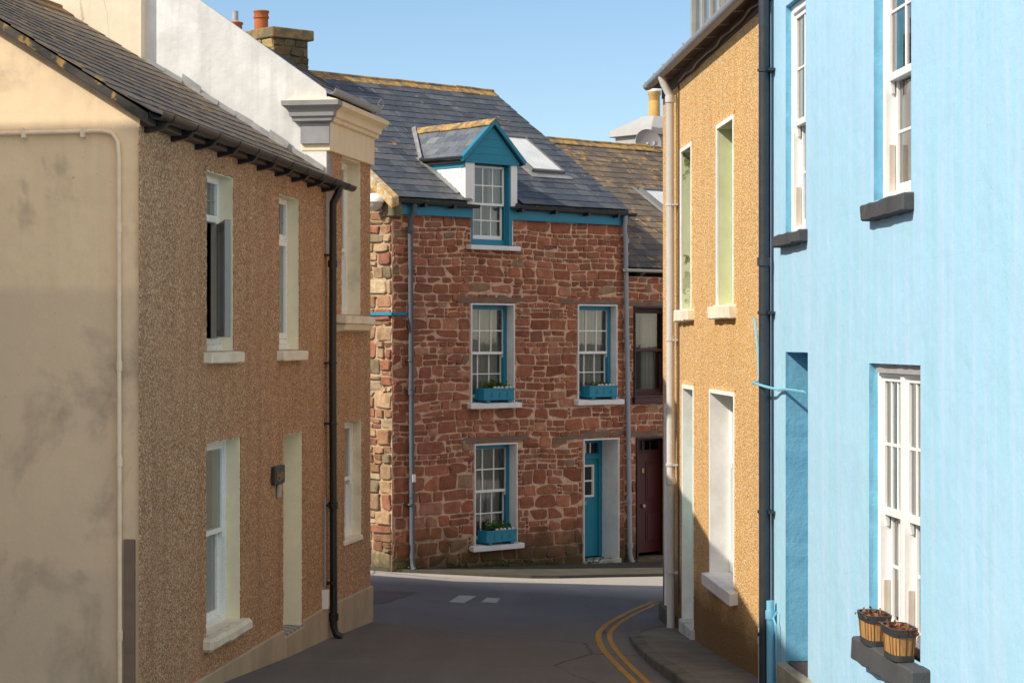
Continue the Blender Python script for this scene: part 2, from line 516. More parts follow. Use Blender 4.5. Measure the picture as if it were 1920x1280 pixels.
BLACK = paint('black_plastic', (.014, .014, .016), .35, .1, (.05, .05, .05))
NAVY = paint('dark_cast_iron', (.022, .032, .045), .45, .25, (.06, .07, .08))
GREY_P = paint('grey_pipe_paint', (.34, .37, .42), .6, .2)
GREY_D = paint('slate_grey_pipe_paint', (.10, .115, .14), .75, .2)
GREY_L = paint('pale_grey_pipe', (.58, .58, .57), .45, .15)
CREAM_PIPE = paint('cream_pipe_paint', (.92, .74, .54), .6, .2)
BLUE_P = paint('blue_pipe_paint', (.20, .52, .70), .5, .15)
LEAD = paint('lead_flashing', (.24, .245, .25), .45, .3, (.5, .5, .49), 5)
DARK_BAND = paint('dark_trough_plastic', (.04, .042, .046), .45, .2, (.10, .09, .08))
CORNER_B = paint('corner_board_paint', (.21, .155, .12), .8, .3)
BROWN_B = paint('brown_board', (.10, .065, .05), .8, .2)
SLATE = M_slate('blue_slate', -.25, white=.8)
SLATE_B = M_slate('brown_lichened_slate', .55, (.10, .085, .068), .75, white=.2)
SLATE_L = M_slate('weathered_brown_slate', .38, (.085, .072, .060), .7, white=.1)
RIDGE = M_lichened('lichened_ridge_tile', (.22, .17, .12), .9)
RIDGE_R = M_lichened('red_ridge_tile', (.20, .13, .09), .3)
COPING = M_lichened('lichened_coping', (.55, .48, .34), .9)
CAPSTONE = M_lichened('lichened_cap', (.17, .15, .10), .45)
STONE = M_stone()
WOODL = M_concrete('weathered_lintel', (.24, .17, .13))
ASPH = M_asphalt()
PAVE = M_concrete('pavement_concrete', (.20, .185, .16), .35)
KERB = M_concrete('kerb_stone', (.17, .16, .14), .6)
PATCH = M_concrete('road_patch_concrete', (.50, .47, .40))
GROUND = M_concrete('distant_ground', (.10, .10, .08), .4)
STEP_W = M_concrete('white_step', (.62, .6, .54), .3)
STEP_B = M_concrete('beige_step', (.50, .43, .31), .15)
YELLOW = M_concrete('faded_yellow_line', (.50, .28, .07))
TERRA = M_concrete('terracotta_pot', (.50, .16, .06))
BUFF = M_concrete('buff_pot', (.62, .40, .14))
SOIL = M_concrete('dry_soil', (.05, .034, .024))
GLASS = M_glass()
ROOM = paint('dim_room', (.05, .046, .042), .9)
ROOM_L = paint('pale_room', (.62, .60, .57), .9)
NET = M_curtain('net_curtain', (.80, .80, .78))
BLIND = M_curtain('cream_blind', (.60, .55, .46))
STAVES = M_wood_staves()
SKYGL = paint('glare_white_skylight', (.80, .83, .82), .25, .25, (.45, .5, .5), 3, .02)  # opaque white pane with the glare put into its colour
STOP = paint('beige_stop', (.62, .55, .47), .5)
LEAF = M_leaf('green_leaf', (.06, .14, .025))
DRY = M_leaf('dry_leaf', (.25, .11, .06))
SHELL = paint('pale_shell', (.72, .60, .52), .6, .2)
GALV = paint('brushed_steel', (.40, .41, .42), .4, .3)
GREYW = M_render('grey_chimney_render', (.46, .46, .455), (.36, .36, .36), amount=.5)
DORM_G = paint('grey_dormer_paint', (.36, .37, .36), .6, .25)
TILES = M_tiles()
GOLD = paint('gold_lettering', (.34, .22, .09), .5, .1)
BRASS = paint('brass', (.6, .45, .2), .3, .1)


# ------------------------------------------------------------------ building blocks
def grid_wall(mb, u0, u1, z0, z1, holes, d=0.0, step=1.2):
    """front face of a wall with rectangular openings left out"""
    us = sorted({u0, u1, *[h[0] for h in holes], *[h[1] for h in holes]})
    zs = sorted({z0, z1, *[h[2] for h in holes], *[h[3] for h in holes]})
    us = [u for u in us if u0 <= u <= u1]; zs = [z for z in zs if z0 <= z <= z1]
    for a, b in zip(us, us[1:]):
        for c, e in zip(zs, zs[1:]):
            mu, mz = (a + b) / 2, (c + e) / 2
            if any(h[0] < mu < h[1] and h[2] < mz < h[3] for h in holes): continue
            mb.face([(a, d, c), (b, d, c), (b, d, e), (a, d, e)])


def ragged(mb, u0, u1, z0, z1, w=.05, amp=.016, step=.034, sides='lrt'):
    """rough pebbled lip round an opening"""
    def run(p, q, nx, nz):
        L = math.hypot(q[0] - p[0], q[1] - p[1]); n = max(2, int(L / step))
        prev = None
        for i in range(n + 1):
            t = i / n
            x, z = p[0] + (q[0] - p[0]) * t, p[1] + (q[1] - p[1]) * t
            a = R.uniform(.0, amp); b = R.uniform(-.003, .003)
            cur = ((x + nx * a, -.011 + b, z + nz * a), (x - nx * w, -.0005, z - nz * w), (x + nx * a, .03, z + nz * a))
            if prev:
                mb.face([prev[0], cur[0], cur[1], prev[1]]); mb.face([prev[0], prev[2], cur[2], cur[0]])
            prev = cur
    if 'l' in sides: run((u0, z0), (u0, z1), 1, 0)
    if 'r' in sides: run((u1, z0), (u1, z1), -1, 0)
    if 't' in sides: run((u0, z1), (u1, z1), 0, -1)
    if 'b' in sides: run((u0, z0), (u1, z0), 0, 1)


def liner(u0, u1, z0, z1, d0, d1, t=.02, bottom=False, lip=0):
    """thin rendered/painted lining of an opening"""
    mb = MB()
    mb.box(u0, u0 + t, d0, d1, z0, z1); mb.box(u1 - t, u1, d0, d1, z0, z1); mb.box(u0 + t, u1 - t, d0, d1, z1 - t, z1)
    if bottom: mb.box(u0 + t, u1 - t, d0, d1, z0, z0 + t)
    return mb


def bars(u0, u1, z0, z1, d0, d1, w, nx=1, ny=1, b=.022, wb=None, wt=None):
    mb = MB()
    wb = wb or w; wt = wt or w
    mb.box(u0, u0 + w, d0, d1, z0, z1); mb.box(u1 - w, u1, d0, d1, z0, z1)
    mb.box(u0 + w, u1 - w, d0, d1, z0, z0 + wb); mb.box(u0 + w, u1 - w, d0, d1, z1 - wt, z1)
    e = (d1 - d0) * .2
    for i in range(1, nx):
        c = u0 + w + (u1 - u0 - 2 * w) * i / nx
        mb.box(c - b / 2, c + b / 2, d0 + e, d1 - e, z0 + wb, z1 - wt)
    for j in range(1, ny):
        c = z0 + wb + (z1 - z0 - wb - wt) * j / ny
        mb.box(u0 + w, u1 - w, d0 + e * 1.15, d1 - e * 1.15, c - b / 2, c + b / 2)
    return mb


def pane(u0, u1, z0, z1, d, F, par):
    mb = MB(); mb.face([(u0, d, z0), (u1, d, z0), (u1, d, z1), (u0, d, z1)])
    return mb.build('pane', GLASS, F, par, recalc=False)


def room(u0, u1, z0, z1, d, F, par, mat=None, deep=1.3, ex=.35):
    mb = MB(); a, b, c, e = u0 - ex, u1 + ex, z0 - ex * .34, z1 + ex * .34
    mb.face([(a, d + deep, c), (b, d + deep, c), (b, d + deep, e), (a, d + deep, e)])
    mb.face([(a, d, c), (a, d + deep, c), (a, d + deep, e), (a, d, e)]); mb.face([(b, d, c), (b, d + deep, c), (b, d + deep, e), (b, d, e)])
    mb.face([(a, d, c), (b, d, c), (b, d + deep, c), (a, d + deep, c)]); mb.face([(a, d, e), (b, d, e), (b, d + deep, e), (a, d + deep, e)])
    for (p, q, r, s) in ((a, u0, c, e), (u1, b, c, e), (u0, u1, c, z0), (u0, u1, z1, e)):
        mb.face([(p, d, r), (q, d, r), (q, d, s), (p, d, s)])
    return mb.build('room_interior', mat or ROOM, F, par, recalc=False)


def curtain(u0, u1, z0, z1, d, F, par, mat=None, amp=.02, wl=.09, sweep=0, name='curtain'):
    mb = MB(); n = max(8, int((u1 - u0) / .014)); ph = R.uniform(0, 6)
    rows = 6; g = []
    for j in range(rows + 1):
        t = j / rows; z = z1 + (z0 - z1) * t
        row = []
        for i in range(n + 1):
            x = u0 + (u1 - u0) * i / n
            if sweep: x = u0 + (x - u0) * (1 - sweep * math.sin(math.pi * .5 * min(1, t * 1.2)))
            row.append((x, d + amp * math.sin(2 * math.pi * (u0 + (u1 - u0) * i / n) / wl + ph + .5 * math.sin(7 * i / n)), z))
        g.append(row)
    for j in range(rows):
        for i in range(n):
            mb.face([g[j][i], g[j][i + 1], g[j + 1][i + 1], g[j + 1][i]])
    return mb.build(name, mat or NET, F, par, recalc=False, smooth=True, weld=True)


def sill(F, par, u0, u1, z0, z1, p, mat, din=.2, bevel=.012, slope=.015, rough=0):
    mb = MB()
    if rough:
        n = 10; prev = None
        for i in range(n + 1):
            u = u0 + (u1 - u0) * i / n; j = [R.uniform(-rough, rough) for _ in range(4)]
            cur = [(u, -p + j[0], z0 + j[1]), (u, -p + j[2], z1 - slope + j[3]), (u, din, z1), (u, din, z0)]
            if prev: mb.mesh(prev + cur, [(0, 4, 5, 1), (1, 5, 6, 2), (2, 6, 7, 3), (3, 7, 4, 0)])
            if i in (0, n): mb.face(cur)
            prev = cur
        return mb.build('sill', mat, F, par, bevel=bevel, weld=True)
    mb.prism([(-p, z0), (-p, z1 - slope), (0, z1 - slope * .3), (din, z1), (din, z0 + .01), (0, z0 + .01)], u0, u1)
    return mb.build('sill', mat, F, par, bevel=bevel, seg=2)


def sash_window(F, u0, u1, z0, z1, dep, box=WHITE, sash=WHITE, nx=3, ny=2, rev=WHITE_W, lip=.022, bw=.05, sw=.04, cur=None,
                rm=None, mid=None, d0=-.03, horns=True, par=None, revt=None, roommat=None, nb=None):
    """box-sash window: window > reveal, sash (two), pane (two), curtain, room_interior"""
    t = lip
    iu0, iu1, iz1 = u0 + t, u1 - t, z1 - t
    w = bars(iu0, iu1, z0, iz1, dep, dep + .13, bw).build('window', box, F, par, bevel=.004)
    if rev: liner(u0, u1, z0, z1, d0, dep + .14, t).build('reveal', rev, F, w, bevel=.004)
    a, b, c, e = iu0 + bw * .62, iu1 - bw * .62, z0 + bw * .7, iz1 - bw * .62
    m = mid if mid is not None else (c + e) / 2
    bars(a, b, m - .022, e, dep + .018, dep + .060, sw, nx, ny, wb=.046).build('sash', sash, F, w, bevel=.003)
    pane(a + sw * .5, b - sw * .5, m, e - sw * .5, dep + .04, F, w)
    o = bars(a + .006, b - .006, c, m + .022, dep + .066, dep + .108, sw, nx, ny if nb is None else nb, wb=.075)
    if horns:
        for x in (a + .004, b - .034):
            o.box(x, x + .03, dep + .02, dep + .06, m - .075, m - .022)
    o.build('sash', sash, F, w, bevel=.003)
    pane(a + sw * .5, b - sw * .5, c + .04, m, dep + .088, F, w)
    room(iu0 + bw * .5, iu1 - bw * .5, z0 + .02, iz1 - .02, dep + .132, F, w, roommat)
    if cur: cur(F, w, a, b, c, e, dep + .2)
    return w


def nets(F, w, a, b, c, e, d): curtain(a, b, c, e, d, F, w, NET, .018, .11)


def drawn(F, w, a, b, c, e, d):
    curtain(a - .02, a + (b - a) * .75, c, e, d - .05, F, w, NET, .02, .10, sweep=.35)
    curtain(b - (b - a) * .30, b + .02, c, e, d + .03, F, w, NET, .02, .08)


def half(F, w, a, b, c, e, d):
    curtain(a + (b - a) * .1, b + .01, c, e, d - .06, F, w, NET, .012, .13)


def blinds(F, w, a, b, c, e, d):
    for i in range(4):
        x = a + (b - a) * i / 4
        curtain(x + .02, x + (b - a) / 4 - .05, c, e, d, F, w, BLIND, .012, .07, name='curtain')


def pipe(F, path, r, mat, brackets=(), bw=.035, bd=.0, name='downpipe', joints=(), n=12, par=None):
    mb = MB(); mb.tube(path, r, n)
    for (u, d, z) in joints: mb.tube([(u, d, z - .04), (u, d, z + .04)], r * 1.28, n)
    o = mb.build(name, mat, F, par, smooth=True)
    for (u, d, z) in brackets:
        m = MB(); m.tube([(u, d, z - .014), (u, d, z + .014)], r * 1.22, n); m.box(u - r * 1.9, u + r * 1.9, d + r * .6, bd + .004, z - .012, z + .012)
        m.build('bracket', mat, F, o)
    return o


def slates(mb, u0, u1, d0, z0, slope, length, ex=.2, w=.26, skip=(), cols=((.05, .058, .072),), var=.25, sag=None, jit=.006, rnd=R, rake=None, thick=.007):
    """courses of lapped slates over the plane that starts at (d0, z0) and rises inward"""
    cs = 1 / math.hypot(1, slope); sn = slope * cs
    def P(u, s, h):
        z = z0 + s * sn + h * cs
        if sag: z += sag(u, s)
        return (u, d0 + s * cs - h * sn, z)
    rows = int(math.ceil(length / ex))
    for i in range(rows):
        s0 = i * ex; s1 = min(length, s0 + ex * 1.9)
        a0, a1 = (u0, u1) if rake is None else (u0 + rake[0] * s0, u1 + rake[1] * s0)
        u = a0 - (w * .5 if i % 2 else 0) - rnd.uniform(0, .02)
        while u < a1:
            ww = w * rnd.uniform(.93, 1.07)
            x0, x1 = max(u, a0) + .002, min(u + ww, a1) - .002
            u += ww
            if x1 - x0 < .03: continue
            cu, c_s = (x0 + x1) / 2, s0 + ex / 2
            if any(k[0] < cu < k[1] and k[2] < c_s < k[3] for k in skip): continue
            c = cols[rnd.randrange(len(cols))]; f = 1 + rnd.uniform(-var, var)
            mb.col = tuple(x * f for x in c)
            j0, j1, t0, t1 = rnd.uniform(-jit, jit), rnd.uniform(-jit, jit), rnd.uniform(0, .004), rnd.uniform(0, .004)
            hb, hh = .017, .003
            mb.hexa([P(x0, s0 + j0, hb + t0), P(x1, s0 + j1, hb + t1), P(x1, s1, hh), P(x0, s1, hh)],
                    [P(x0, s0 + j0, hb + thick + t0), P(x1, s0 + j1, hb + thick + t1), P(x1, s1, hh + thick), P(x0, s1, hh + thick)])
    mb.col = (.03, .03, .03)
    return P


def deck(mb, u0, u1, d0, d1, z0, slope, th=.07, off=-.012, sag=None):
    n = 8 if sag else 1
    for i in range(n):
        a, b = u0 + (u1 - u0) * i / n, u0 + (u1 - u0) * (i + 1) / n
        cs = math.hypot(1, slope)
        def q(u, d, o):
            z = z0 + slope * d + o
            if sag: z += sag(u, d * cs)
            return (u, d, z)
        mb.hexa([q(a, d0, off - th), q(b, d0, off - th), q(b, d1, off - th), q(a, d1, off - th)], [q(a, d0, off), q(b, d0, off), q(b, d1, off), q(a, d1, off)])


def ridge(F, u0, u1, d, z, slope, mat, par=None, seg=.46, w=.17, sag=None, th=.022):
    mb = MB(); n = max(1, int(round((u1 - u0) / seg)))
    for i in range(n):
        a, b = u0 + (u1 - u0) * i / n + .004, u0 + (u1 - u0) * (i + 1) / n - .004
        j = R.uniform(-.006, .008)
        za = z + j + (sag(a) if sag else 0); zb = z + j + R.uniform(-.004, .004) + (sag(b) if sag else 0)
        for s in (-1, 1):
            mb.hexa([(a, d, za + .02), (b, d, zb + .02), (b, d + s * w, zb + .02 - w * slope), (a, d + s * w, za + .02 - w * slope)],
                    [(a, d, za + .02 + th), (b, d, zb + .02 + th), (b, d + s * w, zb + .02 + th - w * slope), (a, d + s * w, za + .02 + th - w * slope)])
        mb.tube([(a, d, za + .035), (b, d, zb + .035)], .035, 8)
    return mb.build('ridge', mat, F, par, bevel=.006)


STONES = [((.44, .160, .092), 8), ((.48, .185, .108), 8), ((.40, .145, .085), 6), ((.50, .225, .14), 3), ((.37, .15, .10), 2), ((.42, .26, .165), .8), ((.30, .20, .14), .4)]
STONES_T = [((.36, .20, .115), 4), ((.41, .27, .16), 4), ((.33, .14, .085), 2.6), ((.46, .35, .22), 2.4), ((.27, .21, .13), 1)]
STONES_C = [((.12, .10, .065), 4), ((.16, .12, .075), 3), ((.10, .085, .06), 3), ((.17, .11, .09), 1)]


def rubble(mb, P, u0, u1, z0, z1, holes, rnd, pal=STONES, hmin=.09, hmax=.27, mortar=(.68, .42, .29), proud=.014, gap=.009, big_below=None, nseg=12, tone=1.0):
    """squared random rubble: every stone a slightly proud, rounded, irregular face in the wall's one mesh"""
    cols = [c for c, w in pal]; wts = [w for c, w in pal]
    mb.col = mortar
    for (a, b, c, e) in _cells(u0, u1, z0, z1, holes):
        mb.face([P(a, 0, c), P(b, 0, c), P(b, 0, e), P(a, 0, e)])
    cells = []
    z = z0; k1, k2, k3 = rnd.uniform(0, 6), rnd.uniform(0, 6), rnd.uniform(0, 6)
    while z < z1 - .02:
        big = big_below is not None and z < big_below
        h = rnd.choice((rnd.uniform(hmin, hmin * 1.5), rnd.uniform(hmin * 1.6, hmax), rnd.uniform(hmin * 1.6, hmax)))
        if big: h = rnd.uniform(.16, .27)
        if z + h > z1 - hmin * .7: h = z1 - z
        u = u0 - rnd.uniform(0, .25)
        while u < u1:
            w = min(.62, max(.13, h * rnd.uniform(1.2, 3.0))) if not big else rnd.uniform(.22, .5)
            if rnd.random() < .08: w = rnd.uniform(.05, .08)
            if u + w > u1 - .08: w = u1 - u + .001
            q = rnd.random()
            if w < .09:
                m = max(2, int(h / .055))
                for i in range(m): cells.append((u, u + w, z + h * i / m, z + h * (i + 1) / m))
            elif h > .15 and q < (.42 if not big else .12):
                f = rnd.uniform(.3, .7); zc = z + h * f
                for (c, e) in ((z, zc), (zc, z + h)):
                    if rnd.random() < .6 and w > .26:
                        x = u + w * rnd.uniform(.3, .7); cells += [(u, x, c, e), (x, u + w, c, e)]
                    else: cells.append((u, u + w, c, e))
            else: cells.append((u, u + w, z, z + h))
            u += w
        z += h
    for (a, b, c, e) in cells:
        a, b = max(a, u0), min(b, u1)
        for h in holes:
            if b > h[0] and a < h[1] and e > h[2] and c < h[3]:
                opts = [(a, min(b, h[0]), c, e), (max(a, h[1]), b, c, e), (a, b, c, min(e, h[2])), (a, b, max(c, h[3]), e)]
                a, b, c, e = max(opts, key=lambda r: max(0, r[1] - r[0]) * max(0, r[3] - r[2]))
        w, hh = b - a, e - c
        if w < .03 or hh < .025: continue
        g = min(gap * rnd.uniform(.6, 1.5), w * .18, hh * .2)
        cu, cz = (a + b) / 2, (c + e) / 2; rx, rz = w / 2 - g, hh / 2 - g
        nearhole = any(b > h[0] - .03 and a < h[1] + .03 and e > h[2] - .03 and c < h[3] + .03 for h in holes) or a <= u0 + .01 or b >= u1 - .01
        col = rnd.choices(cols, wts)[0]; f = rnd.uniform(.78, 1.18) * tone
        mb.col = tuple(x * f for x in col)
        ex = rnd.uniform(.16, .4)
        pr = proud * rnd.uniform(.55, 1.45); tu, tz = rnd.uniform(-.014, .014), rnd.uniform(-.014, .014)
        skew = rnd.uniform(-.12, .12) * min(1, rz / max(rx, .01))
        ring = []
        for k in range(nseg):
            t = 2 * math.pi * (k + .5) / nseg
            ct, st = math.cos(t), math.sin(t)
            x = math.copysign(abs(ct) ** ex, ct); y = math.copysign(abs(st) ** ex, st)
            j = 1 + rnd.uniform(-.14, .07)
            ring.append((x * j, y * (1 + rnd.uniform(-.14, .07)), x, y))
        rings = []
        for (s, dd) in ((1.0, .002), (.965, pr * .75), (.84, pr)):
            rr = []
            for (x, y, x2, y2) in ring:
                uu, zz = cu + rx * x * s + skew * rz * y * s, cz + rz * y * s
                wa = 0 if nearhole else 1
                uu2 = uu + wa * .012 * math.sin(5 * zz + k1)
                zz2 = zz + wa * (.016 * math.sin(1.7 * uu + k2) + .010 * math.sin(4.3 * uu + 2 * zz + k3))
                if nearhole: uu2 = min(max(uu2, a + g * .5), b - g * .5)
                rr.append(P(uu2, dd + (0 if s == 1 else tu * x + tz * y), zz2))
            rings.append(rr)
        vs = rings[0] + rings[1] + rings[2]
        n = nseg; fs = []
        for i in range(2):
            for k in range(n):
                fs.append((i * n + k, i * n + (k + 1) % n, (i + 1) * n + (k + 1) % n, (i + 1) * n + k))
        cx = sum(v[0] for v in rings[2]) / n; cy = sum(v[1] for v in rings[2]) / n; cz3 = sum(v[2] for v in rings[2]) / n
        o = P(cu, pr * rnd.uniform(.9, 1.25), cz); vs = vs + [o]
        fs += [(2 * n + k, 2 * n + (k + 1) % n, 3 * n) for k in range(n)]
        mb.mesh(vs, fs)


def _cells(u0, u1, z0, z1, holes):
    us = sorted({u0, u1, *[min(max(h[i], u0), u1) for h in holes for i in (0, 1)]}); zs = sorted({z0, z1, *[min(max(h[i], z0), z1) for h in holes for i in (2, 3)]})
    for a, b in zip(us, us[1:]):
        for c, e in zip(zs, zs[1:]):
            mu, mz = (a + b) / 2, (c + e) / 2
            if any(h[0] < mu < h[1] and h[2] < mz < h[3] for h in holes): continue
            yield a, b, c, e


def g(X, Y):
    """height of the road (eye datum)"""
    ks = [(-40, .4), (0, -1.95), (17.5, -3.15), (22.5, -3.43), (24.9, -3.53), (26.9, -3.59), (33.3, -3.66), (36.6, -3.77), (60, -4.2), (400, -6)]
    for (a, b), (c, d) in zip(ks, ks[1:]):
        if a <= Y <= c: return b + (d - b) * (Y - a) / (c - a) - .035 * max(-6, min(6, X))
    return -6


def foliage(mb, c, ext, n, size, rnd, cols):
    for _ in range(n):
        p = Vector((c[0] + rnd.gauss(0, .42) * ext[0], c[1] + rnd.gauss(0, .42) * ext[1], c[2] + abs(rnd.gauss(0, .5)) * ext[2]))
        a = Vector((rnd.uniform(-1, 1), rnd.uniform(-1, 1), rnd.uniform(.1, 1))).normalized()
        b = a.cross(Vector((rnd.uniform(-1, 1), rnd.uniform(-1, 1), rnd.uniform(-1, 1)))).normalized()
        s = size * rnd.uniform(.6, 1.3)
        f = rnd.uniform(.6, 1.5); cc = cols[rnd.randrange(len(cols))]; mb.col = tuple(x * f for x in cc)
        mb.face([p, p + a * s * .5 + b * s * .32, p + a * s, p + a * s * .5 - b * s * .32])


# ------------------------------------------------------------------ ground
def ground_sheet(name, xs, ys, fz, mat, label, cat):
    mb = MB(); vs = [(x, y, fz(x, y)) for y in ys for x in xs]; n = len(xs)
    mb.mesh(vs, [(j * n + i, j * n + i + 1, (j + 1) * n + i + 1, (j + 1) * n + i) for j in range(len(ys) - 1) for i in range(n - 1)])
    return tag(mb.build(name, mat, recalc=False, smooth=True), label, cat, kind='structure')


ground_sheet('ground', [-900, -200, -60, -30, 0, 30, 60, 200, 900], [-300, -40, 0, 17.5, 33, 60, 200, 500, 1500], lambda x, y: (g(0, y) if y < 60 else -4.6) - .6, GROUND, 'plain ground spreading out beyond the houses', 'ground')
ys = [-38, -20, -10, 0] + [2 + i * .8 for i in range(60)] + [52, 58]
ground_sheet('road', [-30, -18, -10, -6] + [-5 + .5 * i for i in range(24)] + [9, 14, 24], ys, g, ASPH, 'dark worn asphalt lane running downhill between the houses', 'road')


def strip(name, left, right, off, mat, label, cat, skirt=0.0, group=None):
    """ribbon between two plan polylines, laid at g + off, with optional side faces"""
    mb = MB()
    Z = lambda p: (p[0], p[1], g(*p) + off)
    for i in range(len(left) - 1):
        mb.face([Z(left[i]), Z(right[i]), Z(right[i + 1]), Z(left[i + 1])])
        if skirt:
            for s in (left, right):
                a, b = Z(s[i]), Z(s[i + 1])
                mb.face([a, b, (b[0], b[1], b[2] - skirt), (a[0], a[1], a[2] - skirt)])
    if skirt:
        for i in (0, len(left) - 1):
            a, b = Z(left[i]), Z(right[i]); mb.face([a, b, (b[0], b[1], b[2] - skirt), (a[0], a[1], a[2] - skirt)])
    return tag(mb.build(name, mat, weld=True), label, cat, group, 'structure')


def resample(pts, n):
    P = [Vector((*p, 0)) for p in pts]
    out = []
    L = [0]
    for a, b in zip(P, P[1:]): L.append(L[-1] + (b - a).length)
    for k in range(n + 1):
        s = L[-1] * k / n
        i = max(j for j in range(len(L) - 1) if L[j] <= s + 1e-9)
        t = (s - L[i]) / max(1e-9, L[i + 1] - L[i])
        p0 = P[max(0, i - 1)]; p1 = P[i]; p2 = P[i + 1]; p3 = P[min(len(P) - 1, i + 2)]
        q = .5 * ((2 * p1) + (p2 - p0) * t + (2 * p0 - 5 * p1 + 4 * p2 - p3) * t * t + (3 * p1 - p0 - 3 * p2 + p3) * t ** 3)
        out.append((q.x, q.y))
    return out


def offset(pts, w):
    out = []
    for i, p in enumerate(pts):
        a = Vector(pts[max(0, i - 1)]); b = Vector(pts[min(len(pts) - 1, i + 1)])
        t = (b - a).normalized(); out.append((p[0] - t.y * w, p[1] + t.x * w))
    return out


def line(pts, w, lab):
    c = resample(pts, 70)
    strip('road_marking', offset(c, -w / 2), offset(c, w / 2), .004, YELLOW, lab, 'road marking', group='double yellow lines')


line([(3.6, 31.3), (2.22, 30.65), (1.91, 30.01), (1.68, 29.28), (1.41, 28.27), (1.19, 27.29), (1.06, 26.23), (1.05, 24.78), (1.11, 23.53), (1.17, 22.45), (1.23, 21.28), (1.33, 18), (1.5, 10)], .072, 'outer of the two curved yellow lines, nearer the road middle')
line([(3.6, 30.95), (2.2, 30.3), (1.93, 29.68), (1.69, 28.85), (1.47, 28.0), (1.3, 27.15), (1.2, 26.28), (1.19, 25.11), (1.24, 23.68), (1.30, 22.59), (1.36, 21.32), (1.47, 18), (1.64, 10)], .062, 'inner of the two curved yellow lines, nearer the kerb')

kl = resample([(2.6, 27.7), (1.95, 27.15), (1.56, 26.55), (1.43, 26.0), (1.45, 24.44), (1.51, 23.13), (1.60, 21.82), (1.66, 20.36), (1.78, 16), (1.95, 8)], 60)
ki = offset(kl, .13)
mb = MB()
for i in range(len(kl) - 1):
    f = lambda k: .055 + .06 * min(1, max(0, (k - 6) / 14))
    A, B = (kl[i], kl[i + 1]), (ki[i], ki[i + 1])
    jo = .004 if i % 3 == 0 else 0
    za, zb_ = [g(*kl[i + j]) + f(i + j) for j in (0, 1)]
    mb.face([(*A[0], za), (*A[1], zb_), (*B[1], zb_ + .006), (*B[0], za + .006)])
    mb.face([(*A[0], za), (*A[1], zb_), (A[1][0] - .012, A[1][1], zb_ - .2), (A[0][0] - .012, A[0][1], za - .2)])
tag(mb.build('kerb', KERB, bevel=.012, weld=True), 'worn mossy kerb edging the narrow pavement by the ochre house', 'kerb', kind='structure')
mb = MB()
for i in range(len(ki) - 1):
    f = lambda k: .061 + .06 * min(1, max(0, (k - 6) / 14))
    (a, b) = ki[i], ki[i + 1]
    mb.face([(*a, g(*a) + f(i)), (*b, g(*b) + f(i + 1)), (4.2, b[1], g(4.2, b[1]) + f(i + 1) + .03), (4.2, a[1], g(4.2, a[1]) + f(i) + .03)])
tag(mb.build('pavement', PAVE, weld=True), 'narrow worn concrete pavement along the ochre house', 'pavement', kind='structure')
# the low strip in front of the sandstone house
pl = [(-2.6, 33.75), (-1.95, 33.32), (-1.2, 33.22), (-.41, 33.10), (.3, 33.05), (.73, 33.2), (1.5, 33.75), (2.47, 34.4), (4.4, 36.0), (7.5, 38.6)]
pr_ = [(-2.9, 34.8), (-1.2, 34.9), (-.6, 35.0), (.2, 35.6), (.9, 36.2), (1.5, 36.8), (2.4, 37.6), (3.4, 38.6), (5.6, 40.4), (8, 42.5)]
strip('pavement', pl, pr_, .045, M_concrete('mossy_setts', (.10, .092, .078), .6), 'low mossy strip of pavement at the foot of the sandstone house', 'pavement', .1)
for k, (q, lab) in enumerate(([[(-.87, 29.38), (-.75, 30.28), (-.50, 30.26), (-.66, 29.33)], 'larger pale concrete patch set in the asphalt'], [[(-.43, 29.5), (-.35, 30.1), (-.17, 30.07), (-.21, 29.46)], 'smaller pale concrete patch set in the asphalt'])):
    m = MB(); m.face([(x, y, g(x, y) + .004) for x, y in q])
    tag(m.build('road_patch', PATCH, recalc=False), lab, 'road patch', kind='structure')

REDP = M_concrete('reddish_tarmac', (.15, .112, .098))
m = MB(); m.face([(x, y, g(x, y) + .004) for x, y in [(-2.6, 29.0), (-1.95, 30.6), (-1.35, 30.5), (-1.75, 28.9)]])
tag(m.build('road_patch', REDP, recalc=False), 'faint reddish repair in the asphalt near the corniced house', 'road patch', kind='structure')

# ------------------------------------------------------------------ brown pebbledashed house on the left
A = Frame('pebbledash_house', -3.045, 17.455, 83.1572, -3.1, label='brown pebbledashed house with cream gable end and brown slate roof, nearest on the left', cat='house')
E1 = 7.43
oW1, oW2, oLW, oDR = (2.046, 3.064, -.09, 1.578), (4.95, 5.95, -.09, 1.562), (2.03, 3.335, -2.70, -.918), (5.15, 6.11, -3.13, -.978)
mb = MB(); grid_wall(mb, .003, E1, -4.4, 1.9, [oW1, oW2, oLW, oDR])
for h in (oW1, oW2, oLW, oDR): ragged(mb, *h)
ragged(mb, -.04, .0, -3.6, 1.75, w=-.03, amp=-.02, sides='r')
mb.face([(0, 6.4, -4.4), (E1, 6.4, -4.4), (E1, 6.4, 1.9), (0, 6.4, 1.9)])
mb.build('wall', PEB_B, A, recalc=False)
gp = [(0, -4.4), (.0, 1.86), (3.2, 3.80), (6.4, 1.86), (6.4, -4.4)]
mb = MB(); mb.face([(-.004, d, z) for d, z in gp]); mb.face([(-.004, 0, -4.4), (-.004, 0, 1.86), (.012, -.006, 1.86), (.012, -.006, -4.4)])
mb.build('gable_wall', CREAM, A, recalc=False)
mb = MB()
mb.box(.0, oDR[0] - .0, -.03, .02, -4.2, -3.045); mb.box(oDR[1], E1, -.03, .02, -4.2, -3.07)
mb.build('plinth', PLINTH, A, bevel=.012)
mb = MB(); mb.box(oDR[0] + .004, oDR[1] - .004, -.034, .4, -4.2, -3.13); mb.build('doorstep', PLINTH, A, bevel=.012)
mb = MB(); mb.box(oDR[0] + .03, oDR[1] - .03, -.02, .3, -3.13, -3.118); mb.build('threshold', TILES, A)
